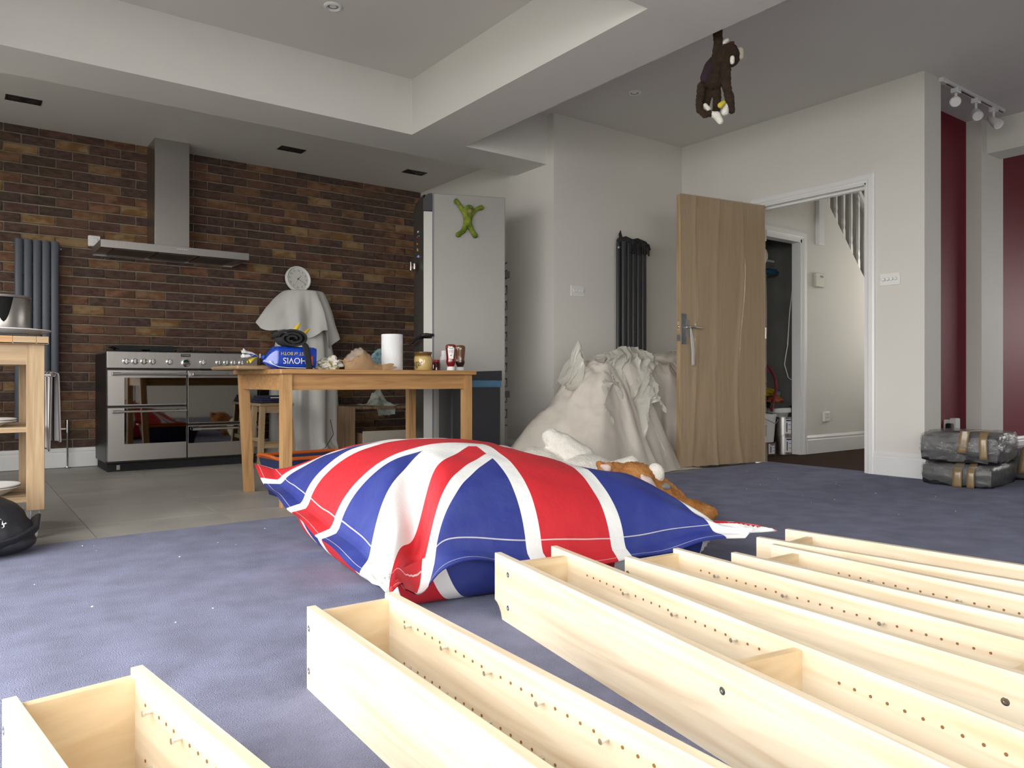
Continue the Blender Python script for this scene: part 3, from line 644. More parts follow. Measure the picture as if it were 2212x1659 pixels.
# black gloves drying on top of the radiator
for k, (x, lab) in enumerate(((4.545, 'black glove draped on the radiator top, fingers hanging at its middle'), (4.685, 'black glove draped on the radiator top, at its right end'))):
    g = MB(); b0 = Vector((x, 4.535, 1.85))
    capsule(g, [b0 + Vector((-0.04, 0.03, 0.0)), b0 + Vector((0.0, 0, 0.006)), b0 + Vector((0.035, -0.045, -0.02))], [0.028, 0.032, 0.03])
    for q in range(4): capsule(g, [b0 + Vector((0.0 + 0.022 * q, -0.05, -0.015)), b0 + Vector((0.0 + 0.024 * q, -0.062, -0.06)), b0 + Vector((0.004 + 0.024 * q, -0.060, -0.10 - 0.012 * (q % 2)))], 0.0085, 8)
    capsule(g, [b0 + Vector((0.04, -0.02, 0.0)), b0 + Vector((0.085, -0.05, -0.02)), b0 + Vector((0.092, -0.058, -0.06))], 0.009, 8)
    if k == 0: capsule(g, [b0 + Vector((-0.03, 0.02, 0.0)), b0 + Vector((-0.055, 0.01, 0.05)), b0 + Vector((-0.06, 0.0, 0.078))], [0.02, 0.014, 0.005], 8)
    tag(fuse('glove', g, M['black_matt'], voxel=0.004), lab, 'glove', 'gloves on the radiator')

# ================================================================ pine trolley
TX, TY = -0.30, 3.83
t = thing('kitchen_trolley', 'pale pine kitchen trolley with butcher block top at the left edge', 'trolley', (TX, TY, 0))
top = MB()
blocks = ['pine_pale', 'pine', 'oak_grey', 'pine_pale', 'pine_pale', 'pine']
bt = MB().box(0.0, 0.63, -0.03, 0.52, 0.834, 0.838).build('top_board', M['pine_pale'], t)
x = 0.0; k = 0
while x < 0.63:
    wd = min(0.045 + 0.02 * ((k * 7) % 3), 0.636 - x)
    for j in range(3):
        MB().cbox(x, x + wd - 0.0006, -0.03 + j * 0.1835, -0.03 + (j + 1) * 0.1835 - 0.0006, 0.832, 0.866, 0.0012).build('block', M[blocks[(k * 5 + j * 2) % 6]], bt, smooth=0)
    x += wd; k += 1
for (x0, y0) in ((0.55, 0.0), (0.55, 0.45), (0.0, 0.0), (0.0, 0.45)):
    lg = MB().cbox(x0, x0 + 0.067, y0, y0 + 0.022, 0.118, 0.832, 0.002).build('leg', M['pine_pale_z'], t, smooth=0)
    c = MB().lathe([(0.0, -0.011), (0.028, -0.011), (0.031, -0.007), (0.031, 0.007), (0.028, 0.011), (0, 0.011)], 18, M=Matrix.Translation((x0 + 0.03, y0 + 0.02, 0.031)) @ Matrix.Rotation(R(90), 4, 'Y')).build('castor_wheel', M['white_plastic'], lg)
    MB().box(x0 + 0.012, x0 + 0.014, y0 - 0.002, y0 + 0.04, 0.03, 0.118).box(x0 + 0.046, x0 + 0.048, y0 - 0.002, y0 + 0.04, 0.03, 0.118).build('castor_fork', M['chrome'], lg)
MB().box(0.067, 0.55, 0.006, 0.024, 0.745, 0.832).build('rail', M['pine_pale'], t, smooth=0)
MB().box(0.067, 0.55, 0.45, 0.468, 0.745, 0.832).build('rail', M['pine_pale'], t, smooth=0)
MB().box(0.597, 0.615, 0.022, 0.45, 0.745, 0.832).build('rail', M['pine_pale'], t, smooth=0)
for zz in (0.455, 0.155):
    sh = MB().box(0.0, 0.55, 0.012, 0.03, zz, zz + 0.022).box(0.0, 0.55, 0.44, 0.458, zz, zz + 0.022).build('shelf', M['pine_pale'], t, smooth=0)
    for j in range(6): MB().box(0.0, 0.617, 0.035 + j * 0.068, 0.095 + j * 0.068, zz + 0.006, zz + 0.021).build('slat', M['pine_pale'], sh, smooth=0)
MB().tube([(0.615, 0.03, 0.70), (0.640, 0.03, 0.70), (0.655, 0.045, 0.70), (0.655, 0.42, 0.70), (0.640, 0.44, 0.70), (0.615, 0.44, 0.70)], 0.007, 10).build('towel_rail', M['chrome'], t)
def tea_towel():
    m = bpy.data.materials.new('striped_towel'); m.use_nodes = True; nt = m.node_tree; N = nt.nodes; L = nt.links; b = N['Principled BSDF']; b.inputs['Roughness'].default_value = 0.95
    tc = N.new('ShaderNodeTexCoord'); wv = N.new('ShaderNodeTexWave'); wv.bands_direction = 'Y'; wv.inputs['Scale'].default_value = 6.5; L.new(tc.outputs['Object'], wv.inputs[0])
    rp = N.new('ShaderNodeValToRGB'); rp.color_ramp.interpolation = 'CONSTANT'; rp.color_ramp.elements[0].color = (0.10, 0.07, 0.06, 1); rp.color_ramp.elements[1].position = 0.2; rp.color_ramp.elements[1].color = (0.68, 0.67, 0.68, 1)
    L.new(wv.outputs[0], rp.inputs[0]); L.new(rp.outputs[0], b.inputs['Base Color']); return m
def towel(i, j):
    y = 3.87 + 0.36 * i; s = j * 0.66; xx = TX + 0.655 + 0.010 * math.sin(i * 14); k = 0.335
    if s < k: off, z = -0.013, 0.365 + s
    elif s < k + 0.028: a = (s - k) / 0.028 * math.pi; off, z = -0.013 * math.cos(a), 0.70 + 0.012 * math.sin(a)
    else: off, z = 0.013, 0.70 - (s - k - 0.028)
    return (xx + off * (1 + 0.8 * math.sin(i * 9 + 1) * (0.72 - z) * 2.5), y, z + 0.012 * i * (1 if s > k else 0))
o = MB().grid(40, 60, towel).build('tea_towel', tea_towel(), smooth=80, fix=False)
sd = o.modifiers.new('thickness', 'SOLIDIFY'); sd.thickness = 0.003; sd.offset = 0
tag(o, 'striped white and brown tea towel on the trolley rail', 'towel')
M['china'] = mat('china', (0.70, 0.68, 0.66), 0.2, var=0.03)
def plate(r, hgt=0.022): return MB().lathe([(0, 0.0), (r * 0.6, 0.0), (r * 0.62, 0.003), (r, hgt), (r, hgt + 0.004), (r * 0.64, 0.008), (r * 0.6, 0.0055), (0, 0.0055)], 48)
tag(plate(0.215, 0.030).build('platter', M['china'], loc=(0.145, 4.02, 0.867)), 'large white platter on the trolley top under the steel canister', 'platter')
for zz, n, rr, nm in ((0.478, 2, 0.125, 'upper'), (0.178, 2, 0.14, 'lower')):
    for k in range(n):
        tag(plate(rr, 0.02 if nm == 'upper' else 0.032).build('plate', M['china'], loc=(0.10, 4.0, zz + 0.0085 * k)), 'white plate, %s of the pair on the trolley %s shelf' % (('bottom', 'top')[k], nm), 'plate', 'plates on the trolley shelves')
# steel canister
t = thing('steel_canister', 'brushed steel canister with black handle standing on the platter', 'canister', (0.178, 4.03, 0.8735))
MB().lathe([(0, 0), (0.098, 0), (0.1, 0.004), (0.1, 0.165), (0.097, 0.17), (0, 0.17)], 48).build('body', M['steel'], t)
MB().lathe([(0, 0.168), (0.104, 0.168), (0.106, 0.172), (0.104, 0.177), (0.09, 0.180), (0, 0.182)], 48).build('lid', M['steel_h'], t)
mk = MB()
def drop(i, j):
    a = -FWD.copy(); ang = (i - 0.5) * 0.75 * (math.sin(math.pi * min(1, (j * 0.5 + 0.5))) ** 0.6 if j < 1 else 1); ang0 = math.atan2(-4.03, -0.178)
    wdt = 0.34 * (j ** 0.55); aa = ang0 + (i - 0.5) * 2 * wdt
    return (0.102 * math.cos(aa), 0.102 * math.sin(aa), 0.058 + 0.108 * j)
mk.grid(16, 14, drop); o = mk.build('handle_shield', mat('shield_black', (0.004, 0.004, 0.004), 0.6, var=0.1, spec=0.1), t, smooth=60); sd = o.modifiers.new('thickness', 'SOLIDIFY'); sd.thickness = 0.004; sd.offset = 1
tag(MB().cbox(0.05, 0.255, 3.815, 3.85, 0.8665, 0.877, 0.003).build('knife_case', M['black']), 'flat black case lying on the front of the trolley top', 'case')
# rucksack
t = thing('rucksack', 'black rucksack slumped on the carpet in front of the trolley', 'rucksack', (0.02, 3.56, 0))
g = MB(); g.ball((0.0, 0.02, 0.12), 0.22, 0.16, 0.125); g.ball((-0.1, 0.04, 0.13), 0.22, 0.17, 0.135); g.ball((0.08, 0.02, 0.08), 0.17, 0.15, 0.085); g.ball((-0.02, -0.04, 0.06), 0.24, 0.13, 0.062); g.ball((0.10, -0.02, 0.045), 0.15, 0.12, 0.048)
M['nylon'] = mat('nylon', (0.017, 0.018, 0.023), 0.5, var=0.3, vscale=10, bump=0.25, bscale=500)
fuse('bag_body', g, M['nylon'], t, 0.008)
c = [Vector((-0.20, -0.165, 0.075)), Vector((-0.08, -0.178, 0.05)), Vector((0.05, -0.158, 0.045)), Vector((0.16, -0.11, 0.06)), Vector((0.235, -0.03, 0.085)), Vector((0.245, 0.05, 0.115))]
MB().tube(c, 0.014, 10, flat=2.2).build('shoulder_strap', M['nylon'], t)
MB().tube([(-0.20, -0.12, 0.20), (-0.05, -0.125, 0.215), (0.08, -0.09, 0.19), (0.17, -0.03, 0.15)], 0.005, 8).build('zip', M['black_matt'], t)
lf = frame((0.125, -0.128, 0.138), (0.9, 0.42, -0.10), (0.05, 0.35, 0.93))
lg = MB()
for cx_, cy_, r0, a0 in ((-0.008, 0.010, 0.007, 0.3), (0.008, 0.004, 0.007, 2.2), (-0.001, -0.010, 0.0075, 4.2)):
    lg.tube([lf @ Vector((cx_ + r0 * math.cos(a0 + a), cy_ + r0 * math.sin(a0 + a), 0.004)) for a in [k * 0.5 for k in range(8)]], [0.0004 + 0.0004 * k for k in range(8)], 6)
lg.build('logo', M['white_plastic'], t)
# ================================================================ pine table
TA = R(1.0); TO = Vector((1.435, 3.985, -0.004))         # near left leg
t = thing('dining_table', 'pine dining table with square legs holding food packets', 'table', TO, TA)
TH = 0.738
MB().cbox(-0.045, 1.215, -0.05, 0.75, TH - 0.022, TH + 0.004, 0.003).build('table_top', M['pine'], t)
for (x, y, lean) in ((0, 0, 0), (1.17, 0, 0), (1.17, 0.70, 0), (0, 0.70, 0.035)):
    s = 0.026; mb = MB(); v = [(x + a * s + lean * (1 - zz), y + b * s, zz * (TH - 0.022)) for zz in (0, 1) for a, b in ((-1, -1), (1, -1), (1, 1), (-1, 1))]
    mb.add(v, [(0, 1, 2, 3), (4, 5, 6, 7), (0, 1, 5, 4), (1, 2, 6, 5), (2, 3, 7, 6), (3, 0, 4, 7)]).build('leg', M['pine_z'], t, smooth=0)
for (x0, x1, y0, y1) in ((0.026, 1.144, -0.010, 0.012), (0.026, 1.144, 0.69, 0.71)): MB().box(x0, x1, y0, y1, TH - 0.11, TH - 0.022).build('apron', M['pine'], t, smooth=0)
for x0 in (-0.010, 1.16): MB().box(x0, x0 + 0.02, 0.026, 0.674, TH - 0.11, TH - 0.022).build('apron', M['pine'], t, smooth=0)
TZ = TO.z + TH + 0.004                                   # table surface
def on_table(u, y):                                       # point on the table top seen at column u, at the given room y
    p = at_y(u, 800, y); return Vector((p.x, y, TZ))
# chopping board with crumbs
b = at_y(520, 793, 4.50)
t = thing('chopping_board', 'pale wooden chopping board with crumbs overhanging the table left end', 'board', (1.40, 4.42, TZ))
MB().cbox(-0.17, 0.17, -0.26, 0.26, 0, 0.020, 0.008).build('board', M['pine_pale'], t)
cr = MB(); rr = random.Random(3)
for k in range(70): cr.ball((rr.uniform(-0.12, 0.14), rr.uniform(-0.2, 0.2), 0.023), rr.uniform(0.002, 0.006), rr.uniform(0.002, 0.006), 0.004, 6, 4)
o = cr.build('crumbs', mat('crumb', (0.35, 0.13, 0.05), 0.8, var=0.5, vscale=80), t); o['kind'] = 'stuff'
# bread in its bag, upside down
t = thing('bread_bag', 'blue bag of sliced bread lying upside down on the table', 'bread', (1.345, 4.03, TZ), R(2))
M['bag_blue'] = mat('bag_blue', (0.008, 0.055, 0.45), 0.22, var=0.25, vscale=9, bump=0.35, bscale=25, coat=0.4)
M['print_white'] = mat('print_white', (0.75, 0.75, 0.75), 0.4, var=0.02)
M['print_yellow'] = mat('print_yellow', (0.70, 0.55, 0.03), 0.4, var=0.05)
M['print_red'] = mat('print_red', (0.5, 0.02, 0.03), 0.4, var=0.05)
def loaf(i, j):                                           # j along the loaf, i around it
    a = 2 * math.pi * i; w_, h_ = 0.060, 0.062
    e = 1 if j > 0.22 else max(0.10, (j / 0.22) ** 0.7)
    if j > 0.97: e *= 0.93
    ca, sa = math.cos(a), math.sin(a)
    px_ = abs(ca) ** 0.45 * (1 if ca > 0 else -1) * w_ * e; pz_ = abs(sa) ** 0.45 * (1 if sa > 0 else -1) * h_ * e
    return (0.005 + 0.285 * j + 0.004 * math.sin(7 * i), 0.062 + px_ + 0.003 * nz((i * 9, j * 9, 2)), max(0.001, 0.0635 + pz_ + 0.004 * nz((j * 12, i * 6, 0)) - 0.02 * (1 - e)))
g = MB(); g.grid(48, 50, loaf, close=True); g.add([loaf(k / 24, 1.0) for k in range(24)], [list(range(24))])
g.build('bag', M['bag_blue'], t, smooth=70)
tw = MB().tube([(0.008, 0.062, 0.065), (-0.012, 0.062, 0.068), (-0.02, 0.062, 0.069)], [0.014, 0.007, 0.008], 10); tw.build('bag_twist', M['bag_blue'], t)
MB().tube([(-0.014, 0.053, 0.060), (-0.012, 0.055, 0.082)], 0.004, 8).tube([(-0.016, 0.062, 0.068), (-0.010, 0.062, 0.068)], 0.0095, 10).build('clip', mat('clip_tan', (0.45, 0.32, 0.12), 0.5, var=0.1), t)
def flap(dx, dz, wd, m):
    pts = []
    g = MB(); g.grid(8, 6, lambda i, j: (-0.018 - dx * i, 0.062 + (j - 0.5) * wd * (0.3 + i) , 0.068 + dz * i + 0.012 * math.sin(j * 9 + i * 4) * i)); o = g.build('bag_frill', m, t, smooth=70, fix=False)
    q = o.modifiers.new('thickness', 'SOLIDIFY'); q.thickness = 0.0008
flap(0.085, 0.030, 0.05, M['print_white']); flap(0.05, 0.004, 0.05, M['bag_blue']); flap(0.055, -0.028, 0.045, M['print_yellow']); flap(0.09, 0.002, 0.03, M['print_white'])
yf = -0.0015
text('HOVIS', 0.047, M['print_white'], t, frame((0.158, yf - 0.0015, 0.048), (-1, 0, 0), (0, 0, -1)))
text('BEST of BOTH', 0.025, M['print_yellow'], t, frame((0.158, yf - 0.0015, 0.086), (-1, 0, 0), (0, 0, -1)))
MB().tube([(0.02, yf + 0.012, 0.045), (0.035, yf + 0.001, 0.026), (0.07, yf - 0.001, 0.012), (0.12, yf - 0.0015, 0.008), (0.2, yf - 0.0015, 0.007), (0.27, yf - 0.0015, 0.005)], 0.0022, 6).build('stripe', M['print_white'], t)
lb = MB().box(0.248, 0.264, yf - 0.0022, yf, 0.022, 0.076).build('red_label', M['print_red'], t)
text('medium', 0.012, M['print_white'], lb, frame((0.256, yf - 0.003, 0.049), (0, 0, -1), (1, 0, 0)))
# rolled black belt on the bread
t = thing('weight_belt', 'rolled black padded belt resting on the bread bag', 'belt', (1.345, 4.03, TZ))
def belt(path, wd, th):
    g = MB(); P = [Vector(p) for p in path]; n = len(P); v = []
    for i, p in enumerate(P):
        d = (P[min(i + 1, n - 1)] - P[max(i - 1, 0)]).normalized(); nr = Vector((-d.z, 0, d.x))
        for sy, sn in ((-1, -1), (1, -1), (1, 1), (-1, 1)): v.append(p + Vector((0, sy * wd / 2, 0)) + nr * sn * th / 2)
    f = [(0, 1, 2, 3), tuple(range(4 * n - 4, 4 * n))]
    for i in range(n - 1):
        for k in range(4): f.append((i * 4 + k, i * 4 + (k + 1) % 4, i * 4 + 4 + (k + 1) % 4, i * 4 + 4 + k))
    return g.add(v, f)
pth = []
for k in range(46):
    a = -0.3 + k / 45 * 5.0 * math.pi; r = 0.010 + 0.044 * k / 45
    pth.append((0.150 + r * 1.6 * math.cos(a) , 0.055, 0.120 + 0.048 + r * 0.90 * math.sin(a)))
for p in pth: pass
belt(pth, 0.11, 0.012).build('roll', M['black_matt'], t, smooth=50)
MB().tube([(0.206, -0.006, 0.130), (0.214, -0.008, 0.10), (0.222, -0.0085, 0.05), (0.226, -0.012, 0.006)], 0.004, 8, flat=1).build('strap_end', M['black_matt'], t)
def strap(i, j): return (0.190 + 0.036 * i + 0.026 * j + 0.004 * math.sin(j * 3), 0.0 - 0.012 * math.sin(min(1, j * 6) * 1.57) + 0.05 * max(0, 0.12 - j) * 4, 0.148 - 0.146 * j)
o = MB().grid(5, 24, strap).build('strap', M['black_matt'], t, smooth=60, fix=False); q = o.modifiers.new('thickness', 'SOLIDIFY'); q.thickness = 0.004; q.offset = 0
# yellow banana tips behind the bread
bskin = mat('banana_skin', (0.60, 0.40, 0.02), 0.5, var=0.15, vscale=30)
for k, (dx, top_) in enumerate(((0.012, 0.268), (0.075, 0.240))):
    p = Vector((1.575, 4.22 + 0.03 * k, TZ)); pts = [p + Vector((-0.05 + 0.02 * k, 0, 0.03)), p + Vector((-0.045 + dx * 0.4, 0, 0.10)), p + Vector((-0.015 + dx * 0.7, 0, top_ - 0.05)), p + Vector((0.008 + dx, 0, top_ - 0.012)), p + Vector((0.014 + dx * 1.1, 0, top_))]
    tag(MB().tube(pts, [0.010, 0.018, 0.016, 0.008, 0.005], 10).build('banana', bskin), ('upright yellow banana tip behind the black belt', 'leaning yellow banana tip behind the black belt')[k], 'banana', 'bananas on the table')
# crumpled things
def crumple(name, c, rx, ry, rz, amp, seed, m, facet=True, n=40):
    g = MB(); g.ball((0, 0, 0), 1, n=n, m=n // 2)
    for i, p in enumerate(g.v):
        d = p.normalized(); k = 1 + amp * (abs(nz(d, 1.7, seed)) * 2 - 0.45 + 0.45 * abs(nz(d, 4.2, seed + 2)) + 0.18 * nz(d, 9, seed + 3))
        g.v[i] = Vector((d.x * rx * k, d.y * ry * k, max(d.z * rz * k, -rz * 0.86)))
    zmin = min(p.z for p in g.v)
    return g.build(name, m, loc=(c[0], c[1], c[2] - zmin), smooth=(25 if facet else 80))
M['wrapper'] = mat('wrapper', (0.62, 0.60, 0.52), 0.3, var=0.6, vscale=26, col2='#9a8438', sharp=(0.36, 0.40), coat=0.3, detail=2)
tag(crumple('food_wrapper', on_table(712, 4.12), 0.075, 0.055, 0.034, 0.5, 4, M['wrapper']), 'crumpled pale food wrapper between the bread and the paper bag', 'wrapper')
# brown paper bag with clear window
t = thing('paper_bag', 'crumpled brown paper bag with a clear window in front of the kitchen roll', 'paper bag', on_table(790, 4.03))
M['kraft'] = mat('kraft', (0.40, 0.25, 0.13), 0.75, var=0.3, vscale=14, bump=0.3, bscale=30)
def pbag(i, j):
    x = -0.13 + 0.29 * i; prof = max(0.0, 0.105 * math.exp(-((i - 0.42) / 0.26) ** 2) + 0.03 * (1 - i))
    a = math.pi * j; fold = 0.012 * abs(nz((i * 8, j * 5, 0), 1, 6)) + 0.008 * nz((i * 17, j * 9, 0), 1, 9)
    return (x, 0.06 - 0.075 * math.cos(a) * (0.8 + 0.2 * math.sin(i * 5)), max(0.0015, (prof + fold * 2) * math.sin(a) ** 0.8 + 0.002 + 0.010 * (i > 0.8) * math.sin(a)))
MB().grid(44, 26, pbag).build('bag', M['kraft'], t, smooth=30)
def win(i, j):
    p = Vector(pbag(0.10 + 0.32 * i, 0.20 + 0.42 * j)); return p + Vector((-0.004, -0.004, 0.005))
MB().grid(10, 10, win).build('clear_window', M['clear'], t, smooth=40, fix=False)
MB().tube([(0.11, 0.0, 0.018), (0.155, -0.01, 0.03), (0.175, -0.012, 0.034)], [0.018, 0.014, 0.006], 8, flat=0.5).tube([(0.10, -0.02, 0.010), (0.16, -0.03, 0.014), (0.185, -0.032, 0.015)], [0.016, 0.012, 0.005], 8, flat=0.5).build('twisted_end', M['kraft'], t)
# kitchen roll
p = on_table(847, 4.17)
t = thing('kitchen_roll', 'upright white kitchen roll on the table', 'kitchen roll', p)
M['paper'] = mat('paper', (0.74, 0.75, 0.76), 0.9, var=0.03, vscale=20, bump=0.35, bscale=180)
MB().lathe([(0.02, 0), (0.064, 0), (0.0655, 0.002), (0.0655, 0.219), (0.064, 0.221), (0.021, 0.221), (0.02, 0.2)], 48).build('paper_roll', M['paper'], t)
MB().lathe([(0.019, 0.0), (0.0205, 0.0), (0.0205, 0.2215), (0.019, 0.2215)], 24).build('core', M['kraft'], t)
# stoneware jar
p = on_table(914, 4.12)
t = thing('stoneware_jar', 'cream and brown glazed stoneware jar lettered in black', 'jar', p)
def jar_mat():
    m = mat('stoneware', (0.52, 0.36, 0.13), 0.18, coat=0.5, var=0.1, vscale=10); N = m.node_tree.nodes; L = m.node_tree.links; b = N['Principled BSDF']
    tc = N.new('ShaderNodeTexCoord'); sp = N.new('ShaderNodeSeparateXYZ'); L.new(tc.outputs['Object'], sp.inputs[0])
    ns = N.new('ShaderNodeTexNoise'); ns.inputs['Scale'].default_value = 40; L.new(tc.outputs['Object'], ns.inputs[0])
    ad = N.new('ShaderNodeMath'); ad.operation = 'MULTIPLY_ADD'; ad.inputs[1].default_value = 0.012; L.new(ns.outputs[0], ad.inputs[0]); L.new(sp.outputs[2], ad.inputs[2])
    mr = N.new('ShaderNodeMapRange'); mr.inputs[1].default_value = 0.088; mr.inputs[2].default_value = 0.100; L.new(ad.outputs[0], mr.inputs[0])
    mx = N.new('ShaderNodeMixRGB'); mx.inputs[1].default_value = (0.50, 0.35, 0.13, 1); mx.inputs[2].default_value = (0.12, 0.06, 0.015, 1); L.new(mr.outputs[0], mx.inputs[0]); L.new(mx.outputs[0], b.inputs['Base Color']); return m
MB().lathe([(0, 0), (0.050, 0), (0.053, 0.004), (0.0575, 0.03), (0.058, 0.065), (0.054, 0.085), (0.050, 0.094), (0.052, 0.100), (0.056, 0.108), (0.056, 0.114), (0.050, 0.116), (0.047, 0.110), (0.046, 0.03), (0, 0.02)], 48).build('jar_body', jar_mat(), t)
def wrap_text(s, size, m, parent, r, ang, z, name='lettering', sx=1.0):        # lettering bent round a cylinder
    me = text_mesh(s, size, 0.0003); me.materials.clear(); me.materials.append(m)
    for v in me.vertices:
        a = ang + v.co.x * sx / r; rr_ = r + v.co.z + 0.0004; v.co = Vector((rr_ * math.cos(a), rr_ * math.sin(a), z + v.co.y))
    return link(name, me, parent)
fa = math.atan2(-4.12, -p.x)                             # side of the jar towards the room
wrap_text('Sugar', 0.060, M['black'], t, 0.0582, fa - 0.78, 0.045, sx=0.62)
# squeezy bottles
def squeezy(label, p, body, label_on, top_col):
    t = thing('sauce_bottle', label, 'sauce bottle', p, 0)
    MB().lathe([(0, 0), (0.024, 0), (0.0255, 0.002), (0.0255, 0.022), (0.020, 0.026), (0, 0.026)], 32, sy=0.8).build('cap', M['white_plastic'], t)
    MB().lathe([(0.019, 0.026), (0.021, 0.030), (0.028, 0.045), (0.031, 0.055), (0.030, 0.066), (0.0285, 0.075), (0.030, 0.10), (0.033, 0.135), (0.034, 0.152), (0.031, 0.162), (0.022, 0.167), (0, 0.168)], 36, sy=0.72).build('bottle', body, t)
    if top_col: MB().lathe([(0.0302, 0.066), (0.0288, 0.075), (0.0303, 0.10), (0.0333, 0.135), (0.0343, 0.152), (0.0313, 0.162), (0.022, 0.1673), (0, 0.1685)], 36, sy=0.72).build('empty_top', top_col, t)
    t.rotation_euler.z = R(-30)
    if label_on:
        pl = [(-0.015, 0.073), (0.015, 0.073), (0.019, 0.108), (0.022, 0.140), (0.019, 0.147), (0.013, 0.149), (0.010, 0.153), (-0.010, 0.153), (-0.013, 0.149), (-0.019, 0.147), (-0.022, 0.140), (-0.019, 0.108)]
        cr_ = lambda x, z: -0.0252 + 0.35 * x * x / 0.033 - (0.0 if z < 0.12 else 0.0)
        def lbl(k, off):
            g = MB(); v = [(x * k, cr_(x * k, z) - off + 0.0, 0.113 + (z - 0.113) * k) for x, z in pl]; n = len(v)
            v2 = [(x, y + 0.004, z) for x, y, z in v]; g.add(v + v2 + [(0, cr_(0, 0.113) - off - 0.0006, 0.113)], [(i, (i + 1) % n, 2 * n) for i in range(n)] + [(i, (i + 1) % n, (i + 1) % n + n, i + n) for i in range(n)]); return g
        a = lbl(1.0, 0.001).build('label_border', mat('label_green', (0.35, 0.38, 0.20), 0.5, var=0.05), t, smooth=0)
        lbl(0.93, 0.0018).build('paper_label', M['print_white'], a, smooth=0)
        dk = mat('label_ink', (0.06, 0.07, 0.12), 0.6, var=0.05)
        text('HEINZ', 0.0095, dk, t, frame((0, -0.0288, 0.141), (1, 0, 0), (0, 0, 1)))
        text('TOMATO', 0.0078, dk, t, frame((0, -0.0288, 0.124), (1, 0, 0), (0, 0, 1)))
        text('KETCHUP', 0.0065, dk, t, frame((0, -0.0288, 0.115), (1, 0, 0), (0, 0, 1)))
        MB().ball((0, -0.0275, 0.096), 0.0042, 0.002, 0.0042, 12, 8).build('tomato_print', M['print_red'], t)
    return t
M['ketchup'] = mat('ketchup', (0.16, 0.004, 0.008), 0.15, var=0.1, coat=0.6)
M['brown_sauce'] = mat('brown_sauce', (0.022, 0.006, 0.004), 0.12, var=0.1, coat=0.6)
squeezy('red squeezy ketchup bottle standing on its white cap', on_table(974, 4.08), M['ketchup'], True, None)
squeezy('dark brown sauce bottle standing behind the ketchup', on_table(994, 4.17), M['brown_sauce'], False, mat('amber', (0.14, 0.05, 0.012), 0.12, var=0.1, coat=0.6))
# small jam jar with red lid, white bottle, glass tub
t = thing('jam_jar', 'squat jam jar with red lid between jar and ketchup', 'jam jar', on_table(942, 4.24))
MB().lathe([(0, 0), (0.026, 0), (0.029, 0.004), (0.029, 0.045), (0.024, 0.055), (0.022, 0.060), (0, 0.060)], 24).build('glass', mat('jam', (0.08, 0.006, 0.008), 0.08, var=0.2, coat=0.8), t)
MB().lathe([(0, 0.058), (0.025, 0.058), (0.025, 0.070), (0.023, 0.072), (0, 0.072)], 24).build('lid', M['print_red'], t)
t = thing('clear_tub', 'clear plastic tub just left of the ketchup', 'tub', on_table(954, 4.30))
MB().lathe([(0, 0.001), (0.036, 0.001), (0.048, 0.072), (0.050, 0.072), (0.050, 0.075), (0.046, 0.075), (0.034, 0.004), (0, 0.004)], 32).build('tub_wall', M['clear'], t)
t = thing('white_bottle', 'white plastic bottle standing behind the ketchup label', 'bottle', on_table(960, 4.40))
MB().lathe([(0, 0), (0.028, 0), (0.030, 0.003), (0.030, 0.09), (0.022, 0.105), (0.022, 0.135), (0.020, 0.14), (0, 0.14)], 24).build('bottle', M['white_plastic'], t)
# leaning card in a frame and a pale blue patterned box behind
t = thing('gift_box', 'pale blue patterned triangular packet behind the kitchen roll', 'packet', (2.12, 4.46, TZ))
MB().prism([(-0.02, 0.0), (0.12, 0.0), (0.12, 0.145), (0.10, 0.13)], 0, 0.05).build('packet', mat('blue_pattern', (0.22, 0.38, 0.42), 0.6, var=0.5, vscale=40, sharp=(0.45, 0.5)), t, smooth=0)
t = thing('picture_frame', 'small wooden picture frame standing behind the stoneware jar', 'picture frame', (2.245, 4.42, TZ))
g = MB().box(0, 0.09, 0, 0.012, 0, 0.008).box(0, 0.09, 0, 0.012, 0.107, 0.115).box(0, 0.008, 0, 0.012, 0.008, 0.107).box(0.082, 0.09, 0, 0.012, 0.008, 0.107); g.build('frame', M['oak_grey'], t, smooth=0)
MB().box(0.008, 0.082, 0.006, 0.010, 0.008, 0.107).build('picture', mat('photo_print', (0.30, 0.33, 0.42), 0.4, var=0.4, vscale=20), t, smooth=0)
tag(MB().cbox(2.03, 2.24, 4.28, 4.40, TZ, TZ + 0.022, 0.004).build('wooden_tray', M['oak_grey']), 'low wooden tray between kitchen roll and stoneware jar', 'tray')
# white bottle opener hung by the near leg
t = thing('light_pull', 'white and steel handle hanging beside the near table leg', 'handle', (1.474, 4.02, 0.50))
MB().tube([(0, 0, -0.02), (0, 0, 0.10), (0.0, 0, 0.13)], [0.006, 0.006, 0.004], 10).build('white_grip', M['white_plastic'], t)
MB().tube([(0, 0, -0.02), (0.004, 0, -0.05), (0.006, 0, -0.065)], [0.005, 0.008, 0.004], 10).build('steel_tip', M['chrome'], t)

